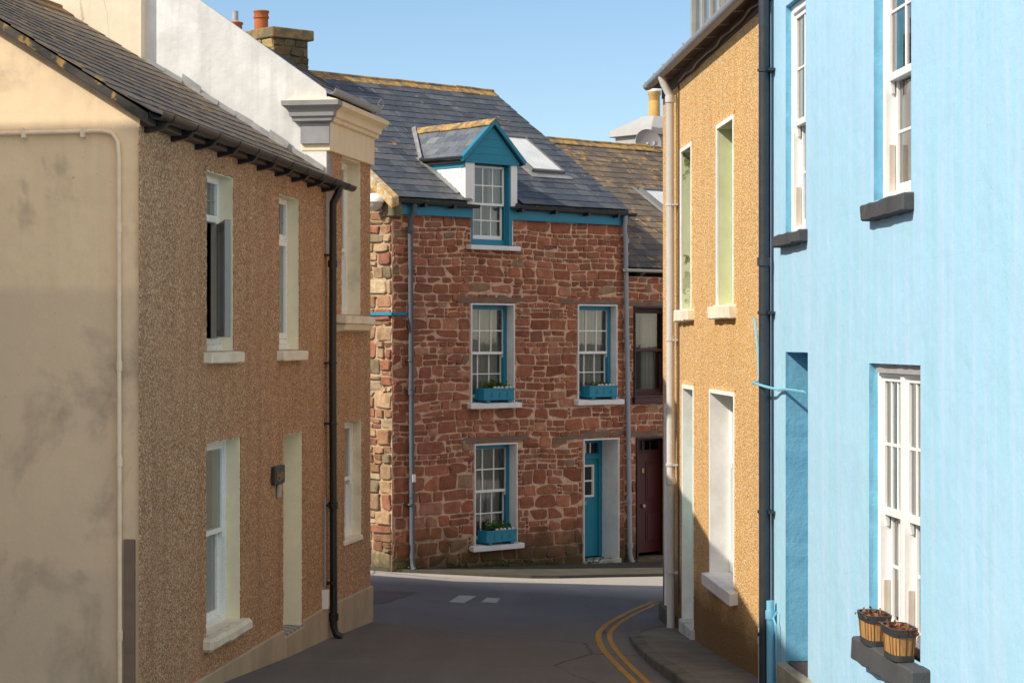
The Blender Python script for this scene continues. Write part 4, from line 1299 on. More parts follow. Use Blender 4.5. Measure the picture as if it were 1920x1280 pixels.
# dormer window runs down through the eaves
wu0, wu1, wz0, wz1 = 1.64, 2.42, 1.565, 2.87
bars(wu0, wu1, wz0, wz1, .03, .12, .05, wb=.09).build('dormer_frame', TEAL, Cc, dm, bevel=.004)
mb = MB(); mb.box(wu1 - .035, wu1 + .035, -.07, .10, 1.565, 2.90); mb.build('dormer_post', TEAL, Cc, dm, bevel=.004)
mb = MB(); mb.box(wu1 + .036, wu1 + .075, -.04, .10, 1.565, 2.16); mb.build('dormer_lining', WHITE, Cc, dm)
a, b = wu0 + .02, wu1 - .07
bars(a, b, 2.20, wz1 - .03, .02, .06, .032, 3, 2, wb=.042).build('sash', WHITE, Cc, dm, bevel=.003)
bars(a + .004, b - .004, wz0 + .085, 2.24, .066, .105, .032, 3, 2, wb=.07).build('sash', WHITE, Cc, dm, bevel=.003)
pane(a + .02, b - .02, 2.22, wz1 - .05, .04, Cc, dm); pane(a + .02, b - .02, wz0 + .12, 2.22, .086, Cc, dm)
room(wu0 + .05, wu1 - .05, wz0 + .05, wz1 - .02, .125, Cc, dm, ROOM_L, .8, .03)
curtain(a - .01, a + .2, wz0 + .1, wz1 - .05, .2, Cc, dm); curtain(b - .2, b + .01, wz0 + .1, wz1 - .05, .2, Cc, dm)
sill(Cc, dm, 1.52, 2.60, 1.475, 1.565, .125, WHITE_W)


def skylight(F, u0, u1, s0, s1, d0, z0, slope, par):
    cs = 1 / math.hypot(1, slope); sn = slope * cs
    P = lambda u, s, h: (u, d0 + s * cs - h * sn, z0 + s * sn + h * cs)
    def bx(mb, a, b, c, e, h0, h1): mb.hexa([P(a, c, h0), P(b, c, h0), P(b, e, h0), P(a, e, h0)], [P(a, c, h1), P(b, c, h1), P(b, e, h1), P(a, e, h1)])
    mb = MB(); t = .055
    bx(mb, u0, u0 + t, s0, s1, -.05, .10); bx(mb, u1 - t, u1, s0, s1, -.05, .10); bx(mb, u0 + t, u1 - t, s0, s0 + t, -.05, .09); bx(mb, u0 + t, u1 - t, s1 - t * 1.4, s1, -.05, .11)
    f = mb.build('skylight', paint('grey_skylight_frame', (.16, .165, .17), .4), F, None, bevel=.006)
    mb = MB(); bx(mb, u0 - .09, u1 + .09, s0 - .16, s0, .028, .036); bx(mb, u0 - .09, u0 - .002, s0, s1 + .1, .028, .036); bx(mb, u1 + .002, u1 + .09, s0, s1 + .1, .028, .036); mb.build('flashing', LEAD, F, f)
    mb = MB(); mb.face([P(u0 + t, s0 + t, .08), P(u1 - t, s0 + t, .08), P(u1 - t, s1 - t, .08), P(u0 + t, s1 - t, .08)]); mb.build('pane', SKYGL, F, f, recalc=False)
    mb = MB(); mb.face([P(u0 + t, s0 + t, .02), P(u1 - t, s0 + t, .02), P(u1 - t, s1 - t, .02), P(u0 + t, s1 - t, .02)]); mb.build('blind', paint('white_blind', (.68, .68, .66), .6), F, f, recalc=False)
    return f


skylight(Cc, 3.66, 4.44, 1.12, 2.38, -.12, 2.24, SC_, rf)

# stone chimney with its pots at the left gable
mb = MB()
cu0, cu1, cd0, cd1 = .02, .72, 3.20, 5.1
rubble(mb, lambda u, o, z: (u, cd0 - o, z), cu0, cu1, 3.9, 5.09, [], random.Random(3), STONES_C, .08, .17, (.16, .13, .085), .03, .008)
rubble(mb, lambda u, o, z: (cu0 - o, cd0 + (cd1 - cd0) - u, z), 0, cd1 - cd0, 3.6, 5.09, [], random.Random(4), [((.42, .32, .13), 3), ((.34, .25, .11), 2), ((.28, .2, .1), 1)], .08, .17, (.36, .28, .14), .03, .008)  # left face stones and mortar coloured as if sunlit, lighter than the others
rubble(mb, lambda u, o, z: (cu1 + o, cd0 + u, z), 0, cd1 - cd0, 3.6, 5.09, [], random.Random(6), STONES_C, .08, .17, (.16, .13, .085), .03, .008)
mb.face([(cu0, cd1, 3.6), (cu1, cd1, 3.6), (cu1, cd1, 5.09), (cu0, cd1, 5.09)])
ch = mb.build('chimney', STONE, Cc, recalc=False)
mb = MB(); mb.box(cu0 - .07, cu1 + .09, cd0 - .07, cd1 + .07, 5.085, 5.26); mb.build('cap', CAPSTONE, Cc, ch, bevel=.015)
mb = MB(); mb.lathe((.34, 4.02, 5.25), [(.125, 0), (.12, .05), (.118, .27), (.135, .275), (.135, .295), (.12, .30), (.125, .36), (.14, .385), (.135, .40), (.10, .40), (.09, .2)], 22)
for k in range(12):
    a_ = 2 * math.pi * k / 12; mb.blob((.34 + .128 * math.cos(a_), 4.02 + .128 * math.sin(a_), 5.555), .008, 0)
mb.build('chimney_pot', TERRA, Cc, ch, smooth=True)
mb = MB(); mb.lathe((.34, 4.80, 5.25), [(.12, 0), (.118, .24), (.135, .26), (.135, .29), (.03, .30)], 22); o = mb.build('chimney_pot', TERRA, Cc, ch, smooth=True)
mb = MB(); mb.lathe((.34, 4.80, 5.54), [(.10, 0), (.06, .03)] + [(.052 + .005 * (k % 2), .03 + .015 * k) for k in range(12)], 16); mb.build('flue_liner', GALV, Cc, ch, smooth=True)

# ------------------------------------------------------------------ maroon-doored neighbour under the brown slates
D = Frame('maroon_door_cottage', -1.8726, 33.29, 41.7, -3.8, u0=5.12, label='lower sandstone cottage with maroon door and window under a lichened brown slate roof', cat='house')
E4 = 13.2
dWn, dDr = (5.31, 6.30, -.95, .605), (5.37, 6.32, -3.75, -1.655)
mb = MB(); rubble(mb, front, E3 + .004, 7.4, -4.2, 1.12, [dWn, dDr], random.Random(15), big_below=-2.3, tone=.83, mortar=(.70, .46, .33), hmin=.065, hmax=.20, gap=.0075)
mb.col = (.25, .11, .08); mb.face([(7.4, 0, -4.2), (E4, 0, -4.2), (E4, 0, 1.2), (7.4, 0, 1.2)])
mb.face([(E4, 0, -4.2), (E4, 8, -4.2), (E4, 8, 1.2), (E4, 4, 3.8), (E4, 0, 1.2)]); mb.face([(E3, 8, -4.2), (E4, 8, -4.2), (E4, 8, 1.2), (E3, 8, 1.2)])
mb.build('wall', STONE, D, recalc=False)
lintel(D, E3 + .01, 6.7, .61, .70); lintel(D, E3 + .01, 6.7, -1.645, -1.54)
w = sash_window(D, *dWn, .13, MAROON_D, MAROON, 1, 1, MAROON_D, .03, .06, .05, None, d0=-.036, mid=-.15, nb=1)
sill(D, w, 5.27, 6.38, -1.08, -.95, .08, MAROON)
curtain(5.85, 6.3, -.9, .55, .34, D, w, NET)
u0, u1, z0, z1 = dDr
mb = MB(); mb.box(u0 + .03, u1 - .03, .30, .35, -3.70, -1.95); dr = mb.build('door', MAROON, D, bevel=.004)
for a, b in ((u0 + .14, u0 + .42), (u0 + .54, u1 - .14)):
    for c, e in ((-3.52, -2.98), (-2.78, -2.12)):
        m = MB(); m.box(a, b, .288, .302, c, e); m.box(a + .035, b - .035, .278, .29, c + .035, e - .035); m.build('panel', MAROON, D, dr, bevel=.008)
mb = MB(); mb.lathe((0, 0, 0), [(.0, -.03), (.03, -.02), (.034, 0), (.015, .02), (.015, .05)], 12)
mb.v = [(u0 + .47 + x, .27 + z, -2.88 + y) for x, y, z in mb.v]; mb.build('knob', BRASS, D, dr, smooth=True)
mb = MB(); mb.box(u0 + .10, u0 + .22, .285, .30, -2.88, -2.78); mb.box(u0 + .45, u0 + .49, .285, .30, -2.30, -2.22); mb.build('letter_plate', BRASS, D, dr)
liner(u0, u1, -3.85, z1, -.036, .36, .03).build('reveal', MAROON_D, D, dr)
bars(u0 + .03, u1 - .03, -1.95, z1 - .03, .30, .36, .05, 4, 1).build('fanlight', MAROON_D, D, dr); pane(u0 + .05, u1 - .05, -1.92, z1 - .05, .33, D, dr)
room(u0 + .03, u1 - .03, -3.75, z1 - .03, .37, D, dr)
mb = MB(); mb.box(u0 - .05, u1 + .2, -.1, .3, -4.2, -3.76); mb.build('doorstep', M_concrete('cottage_step', (.2, .15, .1), .3), D, bevel=.012)
mb = MB(); mb.gutter(E3 - .1, 7.6, -.13, 1.245, .052); mb.build('gutter', GREY_L, D, smooth=True)
SD = .63
ZD = lambda d: 1.33 + SD * d
mb = MB(); slates(mb, E3 + .03, E4 + .1, -.12, ZD(-.12), SD, 4.12 * math.hypot(1, SD), .215, .28, skip=[(7.8, 8.55, 2.14, 2.95)], cols=((.15, .12, .09), (.13, .105, .085), (.17, .135, .10), (.11, .095, .085)), jit=.008)
deck(mb, E3 + .03, E4 + .08, -.1, 4.0, ZD(0), SD); deck(mb, E3 + .03, E4 + .08, 4.0, 8.1, ZD(0) + 8 * SD, -SD, off=0)
rf2 = mb.build('roof', SLATE_B, D)
ridge(D, E3 + .03, E4 + .1, 4.0, ZD(4.0) + .01, SD, RIDGE, rf2, w=.16)
skylight(D, 7.80, 8.55, 2.15, 2.95, -.12, ZD(-.12), SD, rf2)
mb = MB(); mb.box(10.27, 12.4, 4.45, 5.5, 3.0, 4.24); ch = mb.build('chimney', GREYW, D, bevel=.01)
mb = MB(); mb.frustum((10.17, 12.5, 4.35, 5.6), 4.22, (10.20, 12.5, 4.38, 5.57), 4.36); mb.frustum((10.21, 12.48, 4.39, 5.56), 4.36, (10.75, 12.2, 4.85, 5.2), 4.66); mb.build('cap', GREYW, D, ch, bevel=.01)
mb = MB(); mb.lathe((10.92, 5.0, 4.62), [(.125, 0), (.12, .06), (.118, .36), (.11, .37), (.118, .385), (.118, .47), (.135, .49), (.14, .56), (.12, .58), (.09, .58)], 20)
mb.build('chimney_pot', BUFF, D, ch, smooth=True)
mb = MB(); mb.lathe((10.92, 5.0, 5.18), [(.145, 0), (.145, .025), (.1, .05), (.02, .06)], 20); mb.build('pot_cap', WHITE, D, ch, smooth=True)
S = D.sub('satellite_dish', 10.0, 4.3, 3.5, 'grey satellite dish in front of the grey rendered chimney', 'satellite dish')
mb = MB(); mb.lathe((0, 0, 0), [(.01, .055), (.10, .047), (.18, .028), (.25, .0), (.27, -.012), (.275, -.008), (.25, .012), (.18, .042), (.10, .062), (.01, .07)], 28, cap=False)
rot = Vector((0, 0, -1)).rotation_difference(Vector((-.45, -.85, .25)).normalized()).to_matrix()
mb.v = [tuple(rot @ Vector(v) + Vector((9.95, 4.22, 4.02))) for v in mb.v]
mb.build('dish', paint('grey_mesh_dish', (.22, .23, .24), .45, .15), S, smooth=True)
mb = MB(); mb.tube([(9.99, 4.3, 3.78), (9.83, 3.95, 3.82), (9.81, 3.9, 3.95)], .012, 6); mb.box(9.77, 9.85, 3.86, 3.92, 3.93, 4.0); mb.tube([(10.3, 4.46, 3.9), (9.96, 4.26, 4.0)], .025, 8); mb.build('arm', GREY_P, S)

# ------------------------------------------------------------------ ochre pebbledashed house on the right
G = Frame('ochre_house', 2.0058, 28.35, -86.852, -3.7, label='ochre pebbledashed house with flaking pale green upper window recesses, on the right', cat='house')
E5 = 8.06
gp0 = (.28, 1.04, -3.5, -.82)
gW1, gW2, gDr, gLW = (1.80, 2.80, .395, 2.39), (4.77, 5.98, .395, 2.385), (1.98, 2.99, -3.42, -.53), (4.25, 6.03, -2.62, -.535)
mb = MB(); grid_wall(mb, 0, E5, -4.4, 3.42, [gp0, gW1, gW2, gDr, gLW])
for h in (gp0, gW1, gW2, gDr, gLW): ragged(mb, *h, amp=.014)
mb.face([(0, 0, -4.4), (0, 7, -4.4), (0, 7, 3.4), (0, 3.5, 5.6), (0, 0, 3.42)])
mb.face([(0, 7, -4.4), (E5, 7, -4.4), (E5, 7, 3.4), (0, 7, 3.4)]); mb.face([(E5, .3, 2), (E5, 7, 2), (E5, 7, 3.4), (E5, 3.5, 5.6), (E5, .3, 3.42)])
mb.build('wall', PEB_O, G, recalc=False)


def old_window(F, h, dep, rev, frame):
    u0, u1, z0, z1 = h
    w = bars(u0 + .05, u1 - .05, z0, z1 - .05, dep, dep + .08, .07, 1, 2).build('window', frame, F, None, bevel=.004)
    m = liner(u0, u1, z0, z1, -.016, .012, .05); m.build('white_margin', WHITE_W, F, w, bevel=.003)
    liner(u0 + .018, u1 - .018, z0, z1 - .018, .0125, dep + .09, .03).build('reveal', rev, F, w)
    pane(u0 + .1, u1 - .1, z0 + .05, z1 - .1, dep + .04, F, w); room(u0 + .06, u1 - .06, z0 + .03, z1 - .06, dep + .09, F, w)
    curtain(u0 + .1, u1 - .1, z0 + .05, z1 - .1, dep + .2, F, w)
    return w


FLAKE = M_flaking()
w = old_window(G, gW1, .22, FLAKE, MINT); sill(G, w, 1.70, 2.97, .245, .40, .085, CREAM_P, rough=.01)
w = old_window(G, gW2, .16, paint('pale_green_masonry', (.68, .66, .40), .75, .25, (.44, .45, .2), 3, .4), MINT); sill(G, w, 4.62, 6.08, .245, .40, .085, CREAM_P, rough=.01)
w = sash_window(G, *gLW, .21, UPVC, UPVC, 1, 1, WHITE_W, .045, .05, .05, nets, d0=-.016, mid=-1.35)
sill(G, w, 4.18, 6.20, -2.75, -2.60, .09, WHITE_W, bevel=.01, din=.34)
# doorway with white reveals, and the white-lined passage at the far end
for (u0, u1, z0, z1), mat_, nm in ((gDr, MINT, 'door'), (gp0, WHITE, 'door')):
    mb = MB(); mb.box(u0 + .05, u1 - .05, .46, .51, z0, z1 - .4); d_ = mb.build(nm, mat_, G, bevel=.004)
    for c, e in ((z0 + .2, z0 + .9), (z0 + 1.05, z1 - .55)):
        m = MB(); m.box(u0 + .2, u1 - .2, .445, .462, c, e); m.build('panel', mat_, G, d_, bevel=.012)
    liner(u0, u1, z0, z1, -.018, .5, .05).build('reveal', WHITE_W, G, d_, bevel=.004)
    pane(u0 + .05, u1 - .05, z1 - .38, z1 - .06, .47, G, d_); room(u0 + .05, u1 - .05, z0, z1 - .05, .515, G, d_)
    mb = MB(); mb.box(u0 - .03, u1 + .03, -.05, .45, z0 - .5, z0 + .0); mb.build('doorstep', STEP_W if nm == 'door' and u0 > 1 else PLINTH, G, d_, bevel=.012)
mb = MB(); mb.box(.0, 1.5, -.06, .02, -4.2, -3.46); mb.build('plinth', M_concrete('mossy_plinth', (.16, .13, .085), .7), G, bevel=.015)
mb = MB(); mb.gutter(-.04, E5 + .2, -.2, 3.40, .068, 3.37); gt = mb.build('gutter', GREY_P, G, smooth=True)
for i in range(9):
    x = .25 + i * .92; m = MB(); m.tube([(x, -.27, 3.41), (x, -.25, 3.35), (x, -.2, 3.328), (x, -.14, 3.35), (x, -.02, 3.36)], .01, 6); m.build('bracket', GREY_P, G, gt)
mb = MB(); mb.box(-.02, E5 + .1, -.15, .0, 3.36, 3.41); mb.box(-.02, E5 + .1, -.015, .0, 3.22, 3.36); mb.build('soffit', BROWN_B, G)
mb = MB(); slates(mb, -.06, E5 + .1, -.14, 3.44, .6, 4.25, .2, .26, cols=slc); deck(mb, -.04, E5 + .1, -.12, 3.5, 3.53, .6); deck(mb, -.04, E5 + .1, 3.5, 7.2, 3.53 + .6 * 7, -.6, off=0)
mb.build('roof', SLATE, G)
pts = []
for i in range(60):
    t = i / 59; pts.append((1.9 + 6.0 * t, -.05 + .01 * math.sin(t * 40), 3.27 + .012 * math.sin(t * 23) - .05 * (1 - t)))
pipe(G, pts, .012, BLACK, name='eaves_cable', n=6)
pipe(G, [(1.66 + .004 * math.sin(k), -.012, 3.22 - .11 * k) for k in range(60)], .009, BROWN_B, name='wall_cable', n=6)
pipe(G, [(1.45, -.2, 3.34), (1.45, -.17, 3.25), (1.45, -.095, 3.10), (1.46, -.09, .3), (1.52, -.09, -3.60), (1.52, -.12, -3.68)], .052, GREY_L, [(1.45, -.09, 1.72), (1.46, -.09, .02), (1.49, -.09, -1.55), (1.51, -.09, -2.9)], joints=[(1.50, -.09, -1.75), (1.45, -.09, 3.05)])
pipe(G, [(8.28, -.09, 6.0), (8.28, -.09, 1.0), (8.30, -.09, -3.45)], .05, NAVY, [(8.28, -.09, z) for z in (2.55, .27, -1.6, -2.75)], joints=[(8.28, -.09, .75)])
pipe(G, [(7.86, -.05, -3.4), (7.86, -.05, -2.75)], .022, GREY_L, name='waste_pipe'); mb = MB(); mb.tube([(7.86, -.05, -2.9), (7.86, -.05, -2.84)], .03, 10); mb.build('pipe_collar', GREY_L, G)
# flat-topped dormer behind the gutter
mb = MB(); mb.box(2.35, 4.6, .12, 2.4, 3.45, 4.9); d_ = mb.build('dormer', DORM_G, G, bevel=.01)
bars(2.35, 4.6, 3.55, 4.85, .04, .12, .09, 3, 1, .07).build('dormer_frame', DORM_G, G, d_, bevel=.004); pane(2.44, 4.5, 3.64, 4.76, .09, G, d_)
mb = MB(); mb.box(2.25, 4.7, -.02, 2.4, 4.9, 4.98); mb.build('dormer_roof', LEAD, G, d_)

# ------------------------------------------------------------------ pale blue house, nearest on the right
H = Frame('blue_house', 2.4488, 20.28, -85.996, -3.2, label='pale blue stuccoed house with tall white sash windows and dark sills, nearest right', cat='house')
E6 = 13.0
hW1, hW2, hLW, hDr = (.78, 1.66, .985, 3.06), (4.15, 5.25, 1.06, 3.06), (4.0, 5.50, -2.225, -.165), (.77, 1.75, -2.92, -.095)
mb = MB()
holes = [hW1, hW2, hLW, hDr]
grid_wall(mb, 0, E6, -4.4, 4.6, holes)
def rough_reveal(mb, u0, u1, z0, z1, dep, amp=.010):
    """plastered opening with hand-worn arrises"""
    def run(p, q, n):
        prev = None
        for i in range(n + 1):
            t = i / n; x, z = p[0] + (q[0] - p[0]) * t, p[1] + (q[1] - p[1]) * t
            j = 0
            k = amp * (.5 + .5 * math.sin(i * .9 + 2 * math.sin(i * .37))) * .7
            ho = abs(q[0] - p[0]) > abs(q[1] - p[1])
            s = 1 if (p[0] == u0 and not ho) else -1
            jx, jz = (0, -k) if ho else (s * k, 0)
            cur = [(x + jx, .0, z + jz), (x + jx * .6, .03, z + jz * .6), (x + jx, dep * .5 + j, z + jz * .5), (x, dep, z)]
            if prev:
                for a in range(3): mb.face([prev[a], cur[a], cur[a + 1], prev[a + 1]])
            prev = cur
    run((u0, z0), (u0, z1), int((z1 - z0) / .06)); run((u1, z0), (u1, z1), int((z1 - z0) / .06)); run((u0, z1), (u1, z1), int((u1 - u0) / .06))
mb.face([(0, 0, -4.4), (0, 8, -4.4), (0, 8, 4.6), (0, 0, 4.6)]); mb.face([(E6, 0, -4.4), (E6, 8, -4.4), (E6, 8, 4.6), (E6, 0, 4.6)]); mb.face([(0, 8, -4.4), (E6, 8, -4.4), (E6, 8, 4.6), (0, 8, 4.6)])
mb.build('wall', BLUE, H, recalc=False)
BLUE_D = M_render('shaded_blue_reveal', (.20, .53, .77), (.15, .46, .70), amount=.5, streak=.3, bump=.6)  # wall blue deepened to put the recess shade into the colour
for h, dpt in ((hW1, .14), (hW2, .14), (hLW, .14), (hDr, .48)):
    mb = MB(); rough_reveal(mb, *h, dpt); mb.build('reveal', BLUE_D, H, recalc=False)
mb = MB(); deck(mb, -.05, E6 + .05, -.2, 4, 4.65, .5); deck(mb, -.05, E6 + .05, 4, 8.2, 4.65 + 4, -.5, off=0); mb.build('roof', SLATE, H)
mb = MB(); mb.gutter(0, E6, -.22, 4.58, .065); mb.build('gutter', NAVY, H, smooth=True)


def tall_sash(F, h, dep, cols_n, mid, cur=blinds):
    """white box sashes; two lights side by side when cols_n == 2"""
    u0, u1, z0, z1 = h
    w = bars(u0 + .0, u1 - .0, z0 - .02, z1, dep, dep + .16, .075, wt=.09).build('window', WHITE, F, None, bevel=.006)
    n = cols_n; W = (u1 - u0 - .15) / n
    if n > 1:
        m = MB(); m.box(u0 + .075 + W - .05, u0 + .075 + W + .05, dep - .004, dep + .16, z0 + .05, z1 - .09); m.build('mullion', WHITE, F, w, bevel=.006)
    for k in range(n):
        a = u0 + .075 + W * k + (.05 if k else 0) - .012; b = u0 + .075 + W * (k + 1) - (.05 if k < n - 1 else 0) + .012
        bars(a, b, mid - .03, z1 - .085, dep + .022, dep + .068, .052, 3 if n > 1 else 2, 2, .024, wb=.06).build('sash', WHITE, F, w, bevel=.004)
        m = bars(a + .01, b - .01, z0 + .02, mid + .03, dep + .078, dep + .124, .052, 3 if n > 1 else 2, 2, .024, wb=.10)
        for x in (a + .005, b - .053): m.prism([(dep + .024, mid - .03), (dep + .066, mid - .03), (dep + .066, mid - .12), (dep + .045, mid - .12)], x, x + .048)
        m.build('sash', WHITE, F, w, bevel=.004)
        pane(a + .03, b - .03, mid, z1 - .11, dep + .045, F, w); pane(a + .03, b - .03, z0 + .06, mid, dep + .10, F, w)
        for x in (a - .004, b - .030):
            m = MB(); m.box(x, x + .034, dep + .026, dep + .074, z0 + .06, z0 + .42); m.build('sash_stop', STOP, F, w, bevel=.003)
        cur(F, w, a, b, z0 + .05, z1 - .1, dep + .24)
    room(u0 + .05, u1 - .05, z0, z1 - .03, dep + .162, F, w, ROOM_L)
    return w


w = tall_sash(H, hW1, .05, 1, 1.98); sill(H, w, .56, 1.74, .862, .985, .09, GREY_SILL, rough=.008)
w = tall_sash(H, hW2, .068, 1, 1.98); sill(H, w, 4.04, 5.33, .91, 1.055, .085, GREY_SILL, rough=.008)
w = tall_sash(H, hLW, .065, 2, -1.28); sill(H, w, 3.95, 5.76, -2.42, -2.235, .13, GREY_SILL, rough=.01, slope=.01)
mb = MB(); mb.box(4.06, 5.46, .035, .12, -.235, -.168); mb.build('window_head', GALV, H, w)
# recessed doorway
u0, u1, z0, z1 = hDr
mb = MB(); mb.box(u0, u1, .46, .52, z0, z1); dr = mb.build('door', paint('dark_blue_door', (.05, .16, .25), .4), H)
for c, e in ((z0 + .2, z0 + 1.0), (z0 + 1.2, z1 - .5)):
    m = MB(); m.box(u0 + .15, u1 - .15, .445, .462, c, e); m.build('panel', dr.data.materials[0], H, dr, bevel=.01)
mb = MB(); mb.box(u0 + .02, u1 + .20, -.09, .46, -3.8, -2.925); mb.build('doorstep', STEP_B, H, dr, bevel=.012)
mb = MB(); mb.box(u0 + .1, u1 - .02, .0, .4, -2.925, -2.91); mb.build('doormat', BROWN_B, H, dr)
# painted cable, thin pipe and stub pipe by the doorway
pipe(H, [(-.5, -.05, .23), (-.38, -.055, .05), (-.27, -.06, -.08), (-.2, -.06, -.34), (-.17, -.09, -.39), (-.05, -.15, -.395), (.2, -.16, -.40), (.42, -.12, -.42), (.6, -.035, -.445), (.9, -.03, -.435), (1.25, -.03, -.435), (1.76, -.03, -.44)], .013, BLUE_P, name='cable', n=6)
pipe(H, [(.10, -.025, 4.5), (.10, -.025, -3.5)], .016, NAVY, [(.1, -.025, z) for z in (2.55, .27, -1.6, -2.75)], name='thin_pipe', n=8)
pipe(H, [(.34, -.06, -2.42), (.36, -.06, -3.6)], .036, BLUE_P, name='stub_pipe', joints=[(.34, -.06, -2.55)])
pipe(H, [(.52, -.03, -2.50), (.50, -.06, -2.56), (.56, -.05, -2.62), (.55, -.03, -3.4)], .010, BLUE_P, name='cable', n=6)

# ------------------------------------------------------------------ house off to the left across the side lane (casts the shade on the cream gable)
W_ = Frame('neighbouring_house', -6.9, 14.97, 173.2, -3.0, label='plain rendered house across the side lane, shading the cream gable', cat='house')
mb = MB()
mb.box(0, 8, .0, 7, -4.5, 5.76)
mb.v = [(x, y, z) for x, y, z in mb.v]; mb.build('wall', PLAIN, W_)
mb = MB(); mb.frustum((-.04, 8.1, -.04, 7.1), 5.76, (2.6, 5.4, 3.2, 3.8), 6.6); mb.build('roof', SLATE, W_)
for x in (1.2, 4.8):
    for z in (-2.2, .8, 3.6):
        w = bars(x, x + 1, z, z + 1.5, -.03, .05, .06, 2, 2).build('window', WHITE, W_); pane(x + .05, x + .95, z + .05, z + 1.45, -.005, W_, w)

# ------------------------------------------------------------------ window boxes on the sandstone sills
SHELLR = random.Random(21)


def window_box(u0, z0, lab, dens, hgt, mirror=1):
    F = Cc.sub('window_box', u0 + .33, -.03, z0, lab, 'window box', 'teal window boxes on the white sills')
    u1 = u0 + .655; d0, d1 = -.135, .09; zt = z0 + .225
    mb = MB(); t = .018
    mb.box(u0, u1, d0, d0 + t, z0 + .035, zt); mb.box(u0, u1, d1 - t, d1, z0 + .035, zt); mb.box(u0, u0 + t, d0 + t, d1 - t, z0 + .035, zt); mb.box(u1 - t, u1, d0 + t, d1 - t, z0 + .035, zt); mb.box(u0 + t, u1 - t, d0 + t, d1 - t, z0 + .035, z0 + .05)
    mb.box(u0 - .004, u1 + .004, d0 - .006, d0 + .0, zt - .03, zt + .004)
    mb.box(u0 - .004, u1 + .004, d0 - .006, d0 + .0, z0 + .035, z0 + .055)
    mb.build('trough', TEAL_L, F, bevel=.003)
    for x in (u0 + .06, u1 - .13):
        m = MB(); m.box(x, x + .07, d0 + .0, d1, z0, z0 + .034); m.build('foot', TEAL_L, F, bevel=.003)
    for k in range(3):                                        # little cut-out boats on the front
        c = u0 + .17 + k * .165; zc = z0 + .125
        m = MB(); y = d0 - .007
        m.prism_d([(c - .026, zc - .03), (c + .03, zc - .03), (c + .022, zc - .042), (c - .016, zc - .042)], y, y + .006)
        m.prism_d([(c + .004, zc - .026), (c + .004, zc + .042), (c + .026, zc - .022)], y, y + .006); m.prism_d([(c - .002, zc - .022), (c - .002, zc + .02), (c - .02, zc - .022)], y, y + .006)
        m.build('motif', TEAL, F)
    m = MB(); m.box(u0 + t, u1 - t, d0 + t, d1 - t, z0 + .05, zt - .015); m.build('soil', SOIL, F)
    m = MB(); foliage(m, (u0 + .36, -.01, zt - .02), (.26, .07, hgt), dens, .062, SHELLR, ((1, 1, 1), (.8, 1.1, .7), (1.3, 1.2, .7))); m.build('plant', LEAF, F, recalc=False)
    for k in range(5):
        m = MB(); m.blob((u0 + .26 + k * .085 + SHELLR.uniform(-.01, .01), d0 + .04, zt + .006), (.036, .02, .028), .12, 2, SHELLR); m.build('shell', SHELL, F, smooth=True)
    return F


window_box(1.785, -.985, 'teal window box with leafy green plants at the left first-floor window', 190, .11)
window_box(4.14, -.975, 'teal window box with sparse low plants at the right first-floor window', 80, .06)
window_box(1.84, -3.285, 'teal window box with bushy plants on the ground-floor sill', 230, .13)


